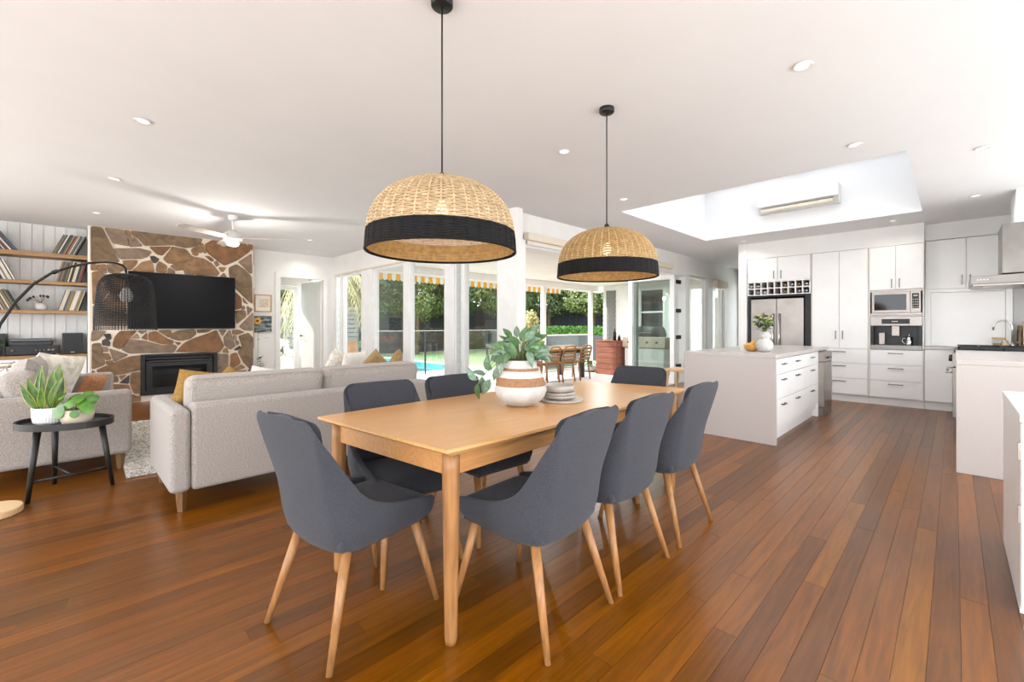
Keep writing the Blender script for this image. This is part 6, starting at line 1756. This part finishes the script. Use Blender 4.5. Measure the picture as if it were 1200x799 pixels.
MB().box(0, 0.09, 0.03, 0.1, 0, 2.1).box(2.3, 2.39, 0.03, 0.1, 0, 2.1).build('posts', 'fence_grey', t)

# trees ------------------------------------------------------------------
def leaf_cloud(n, rad, seed, size, squash=(1, 1, 1), clumps=44):
    rnd = random.Random(seed)
    mb = MB()
    cl = []
    for i in range(clumps):
        a, z = rnd.uniform(0, 6.283), rnd.uniform(-1, 1)
        rr = math.sqrt(1 - z * z) * rnd.uniform(0.55, 0.95)
        cl.append((Vector((math.cos(a) * rr * rad * squash[0], math.sin(a) * rr * rad * squash[1], z * rad * squash[2] * 0.9)), rad * rnd.uniform(0.22, 0.42)))
    V, F = [], []
    for i in range(n):
        c_, cr = cl[i % clumps]
        a, z = rnd.uniform(0, 6.283), rnd.uniform(-1, 1)
        s = math.sqrt(1 - z * z)
        d = Vector((math.cos(a) * s, math.sin(a) * s, z))
        p = c_ + d * cr * rnd.uniform(0.6, 1.0)
        up = (d + Vector((rnd.uniform(-.6, .6), rnd.uniform(-.6, .6), rnd.uniform(-.3, .8)))).normalized()
        t1 = up.cross(Vector((rnd.uniform(-1, 1), rnd.uniform(-1, 1), rnd.uniform(-1, 1)))).normalized()
        t2 = up.cross(t1)
        k = size * rnd.uniform(0.6, 1.3)
        o = len(V)
        V += [p - t1 * k, p + t2 * k * 0.5 + up * 0.1 * k, p + t1 * k, p - t2 * k * 0.5 + up * 0.1 * k]
        F.append((o, o + 1, o + 2, o + 3))
    mb.v, mb.f = [tuple(v) for v in V], F
    return mb
def cloud_object(name, mb, mat, parent, loc):
    me = bpy.data.meshes.new(name); me.from_pydata(mb.v, [], mb.f); me.materials.append(MATS[mat])
    o = bpy.data.objects.new(name, me); COL.objects.link(o); o.parent = parent; o.location = loc; o['kind'] = 'stuff'
    return o
def tree(x, y, zc, rad, mat, label, seed, n=15000, size=0.075, squash=(1, 1, 0.8), group='trees along the fence'):
    t = thing('garden_tree', label, 'tree', (x, y, GZ), group=group)
    cloud_object('crown', leaf_cloud(n, rad, seed, size, squash), mat, t, (0, 0, zc - GZ))
    rnd = random.Random(seed)
    MB().tube([(0, 0, 0), (0.05, 0.03, (zc - GZ) * 0.5), (0, 0, zc - GZ)], [0.12, 0.09, 0.05], 8).build('trunk', 'bark', t, smooth=True)
    br = MB()
    for k in range(5):
        a = rnd.uniform(0, 6.28)
        br.tube([(0, 0, (zc - GZ) * 0.6), (math.cos(a) * rad * 0.5, math.sin(a) * rad * 0.5, (zc - GZ) * 0.95)], [0.05, 0.02], 6)
    br.build('branches', 'bark', t)
    return t
tree(9.1, 18.0, 3.5, 1.9, 'foliage_mid', 'leafy tree at the fence seen left of the middle window mullion', 1)
tree(11.4, 18.2, 3.3, 2.0, 'foliage_sun', 'sunlit tree with pale leaves at the fence right of the mullion', 2)
tree(13.8, 18.2, 3.5, 1.9, 'foliage_mid', 'tree at the fence behind the narrow window pane', 3)
tree(15.6, 16.2, 3.4, 1.9, 'foliage_sun', 'tree in the fence corner beside the yellow shrub', 4)
tree(15.6, 13.4, 3.4, 2.0, 'foliage_mid', 'tree behind the outdoor table, left of the patio post', 5)
tree(15.5, 10.8, 3.4, 1.9, 'foliage_sun', 'tree behind the outdoor table, right of the patio post', 6)
tree(15.6, 8.6, 3.5, 1.8, 'foliage_mid', 'tree behind the end of the patio rail', 7)
for i, (x, y, r_) in enumerate(((6.0, 22.5, 2.6), (10.4, 22.8, 2.8), (15.0, 23.0, 2.8), (19.6, 20.0, 2.8), (20.0, 15.2, 2.8), (20.0, 10.6, 2.6), (19.6, 6.2, 2.6))):
    tree(x, y, 4.2, r_, 'foliage_mid', ['tall tree beyond the back fence behind the palm', 'tall tree beyond the back fence behind the mullion', 'tall tree beyond the back fence behind the narrow pane', 'tall tree beyond the fence corner', 'tall tree beyond the side fence left of the patio post', 'tall tree beyond the side fence right of the patio post', 'tall tree beyond the side fence behind the wing'][i], 20 + i, n=11000, size=0.12, group='trees beyond the fence')
tree(7.0, 18.6, 4.0, 1.8, 'foliage_mid', 'tree at the fence behind the palm', 8)
t = thing('yellow_shrub', 'pale yellow feathery shrub at the corner post', 'shrub', (9.6, 8.95, GZ))
cloud_object('foliage', leaf_cloud(1500, 0.55, 17, 0.05, (0.55, 0.55, 1.2), 18), 'foliage_yellow', t, (0, 0, 1.05))
MB().tube([(0, 0, 0), (0.02, 0, 1.1)], [0.03, 0.015], 8).build('stem', 'bark', t)
MB().lathe([(0.18, 0), (0.22, 0.35), (0.2, 0.35), (0, 0.3)], 20, cap1=False).build('pot', 'raw_clay', t, smooth=True)
# hedge
t = thing('clipped_hedge', 'low bright green hedge in front of the dark fence', 'hedge', (14.6, 9.8, GZ))
mb = MB(); rnd = random.Random(77)
V, F = [], []
for i in range(9000):
    p = Vector((rnd.uniform(-0.35, 0.35), rnd.uniform(-4.6, 4.6), rnd.uniform(1.0, 1.28)))
    f_ = rnd.random()
    if f_ < 0.5: p.x = -0.35 + rnd.uniform(-.04, .04)
    elif f_ < 0.9: p.z = 1.27 + rnd.uniform(-.05, .05)
    a = Euler((rnd.uniform(0, 6), rnd.uniform(0, 6), rnd.uniform(0, 6))).to_matrix()
    o = len(V); k = rnd.uniform(0.05, 0.1)
    V += [p + a @ Vector((-k, 0, 0)), p + a @ Vector((0, k * .5, 0)), p + a @ Vector((k, 0, 0)), p + a @ Vector((0, -k * .5, 0))]
    F.append((o, o + 1, o + 2, o + 3))
mb.v, mb.f = [tuple(v) for v in V], F
cloud_object('foliage', mb, 'hedge_green', t, (0, 0, 0))
MB().box(-0.3, 0.3, -4.5, 4.5, 1.0, 1.2).build('branch_mass', 'bark', t)
MB().box(-0.42, 0.3, -4.7, 4.7, 0.0, 0.99).build('raised_bed', 'fence_dark', t)
# palm
t = thing('palm_tree', 'sunlit palm with drooping fronds left of the pool', 'palm', (4.95, 12.6, GZ))
MB().tube([(0, 0, 0), (0.05, 0, 1.6), (0, 0, 3.0)], [0.22, 0.18, 0.16], 10).build('trunk', 'bark', t, smooth=True)
rnd = random.Random(41)
for k in range(26):
    a = 2 * math.pi * k / 26 + rnd.uniform(-0.1, 0.1)
    up0 = rnd.uniform(-0.2, 1.0)
    L_ = rnd.uniform(1.5, 2.1)
    pts = []
    for j in range(12):
        u = j / 11
        pts.append(Vector((math.cos(a) * L_ * u * (1 - 0.25 * u), math.sin(a) * L_ * u * (1 - 0.25 * u), 3.05 + up0 * u * 0.9 - 2.0 * u * u)))
    mb = MB(); mb.tube(pts, [0.02 * (1 - 0.8 * j / 11) + 0.003 for j in range(12)], 5)
    for j in range(1, 11):
        for s in (-1, 1):
            for q in (0, 0.5):
                p = pts[j] + (pts[j + 1] - pts[j]) * q
                tdir = (pts[j + 1] - pts[j]).normalized()
                side = tdir.cross(Vector((0, 0, 1))).normalized() * s
                e = p + (side * 0.7 + tdir * 0.5 + Vector((0, 0, -0.55))) * 0.34
                m_ = (p + e) / 2 + tdir * 0.014
                mb.add([p, m_ + tdir * 0.02, e, m_ - tdir * 0.02], [(0, 1, 2, 3)])
    mb.build('frond', 'palm_frond', t)
# planters outside
for i, (x, y, lb, mt) in enumerate(((3.55, 12.0, 'white planter with white flowers outside the porch door', 'flower_white'), (5.35, 10.9, 'pale planter of green leaves outside the left window', 'leaf_lime'))):
    t = thing('square_planter', lb, 'planter', (x, y, GZ + 0.02), group='planters outside')
    MB().box(-0.2, 0.2, -0.2, 0.2, 0, 0.55).build('box', 'ceramic_white', t, bevel=0.01)
    cloud_object('foliage', leaf_cloud(420, 0.27, 50 + i, 0.05, (1, 1, 0.9), 12), mt, t, (0, 0, 0.72))
    MB().lathe([(0.1, 0.5), (0.05, 0.62)], 10).build('stems', 'stem_green', t)
o = MB().lathe([(0.14, 0), (0.2, 0.12), (0.24, 0.5), (0.2, 0.78), (0.17, 0.86), (0.21, 0.92), (0.17, 0.92), (0.14, 0.8), (0, 0.7)], 26, cap1=False).build('terracotta_urn', 'raw_clay', loc=(5.35, 12.05, GZ + 0.02), smooth=True)
tag(o, 'tall terracotta urn behind the glass left of the pool', 'urn')
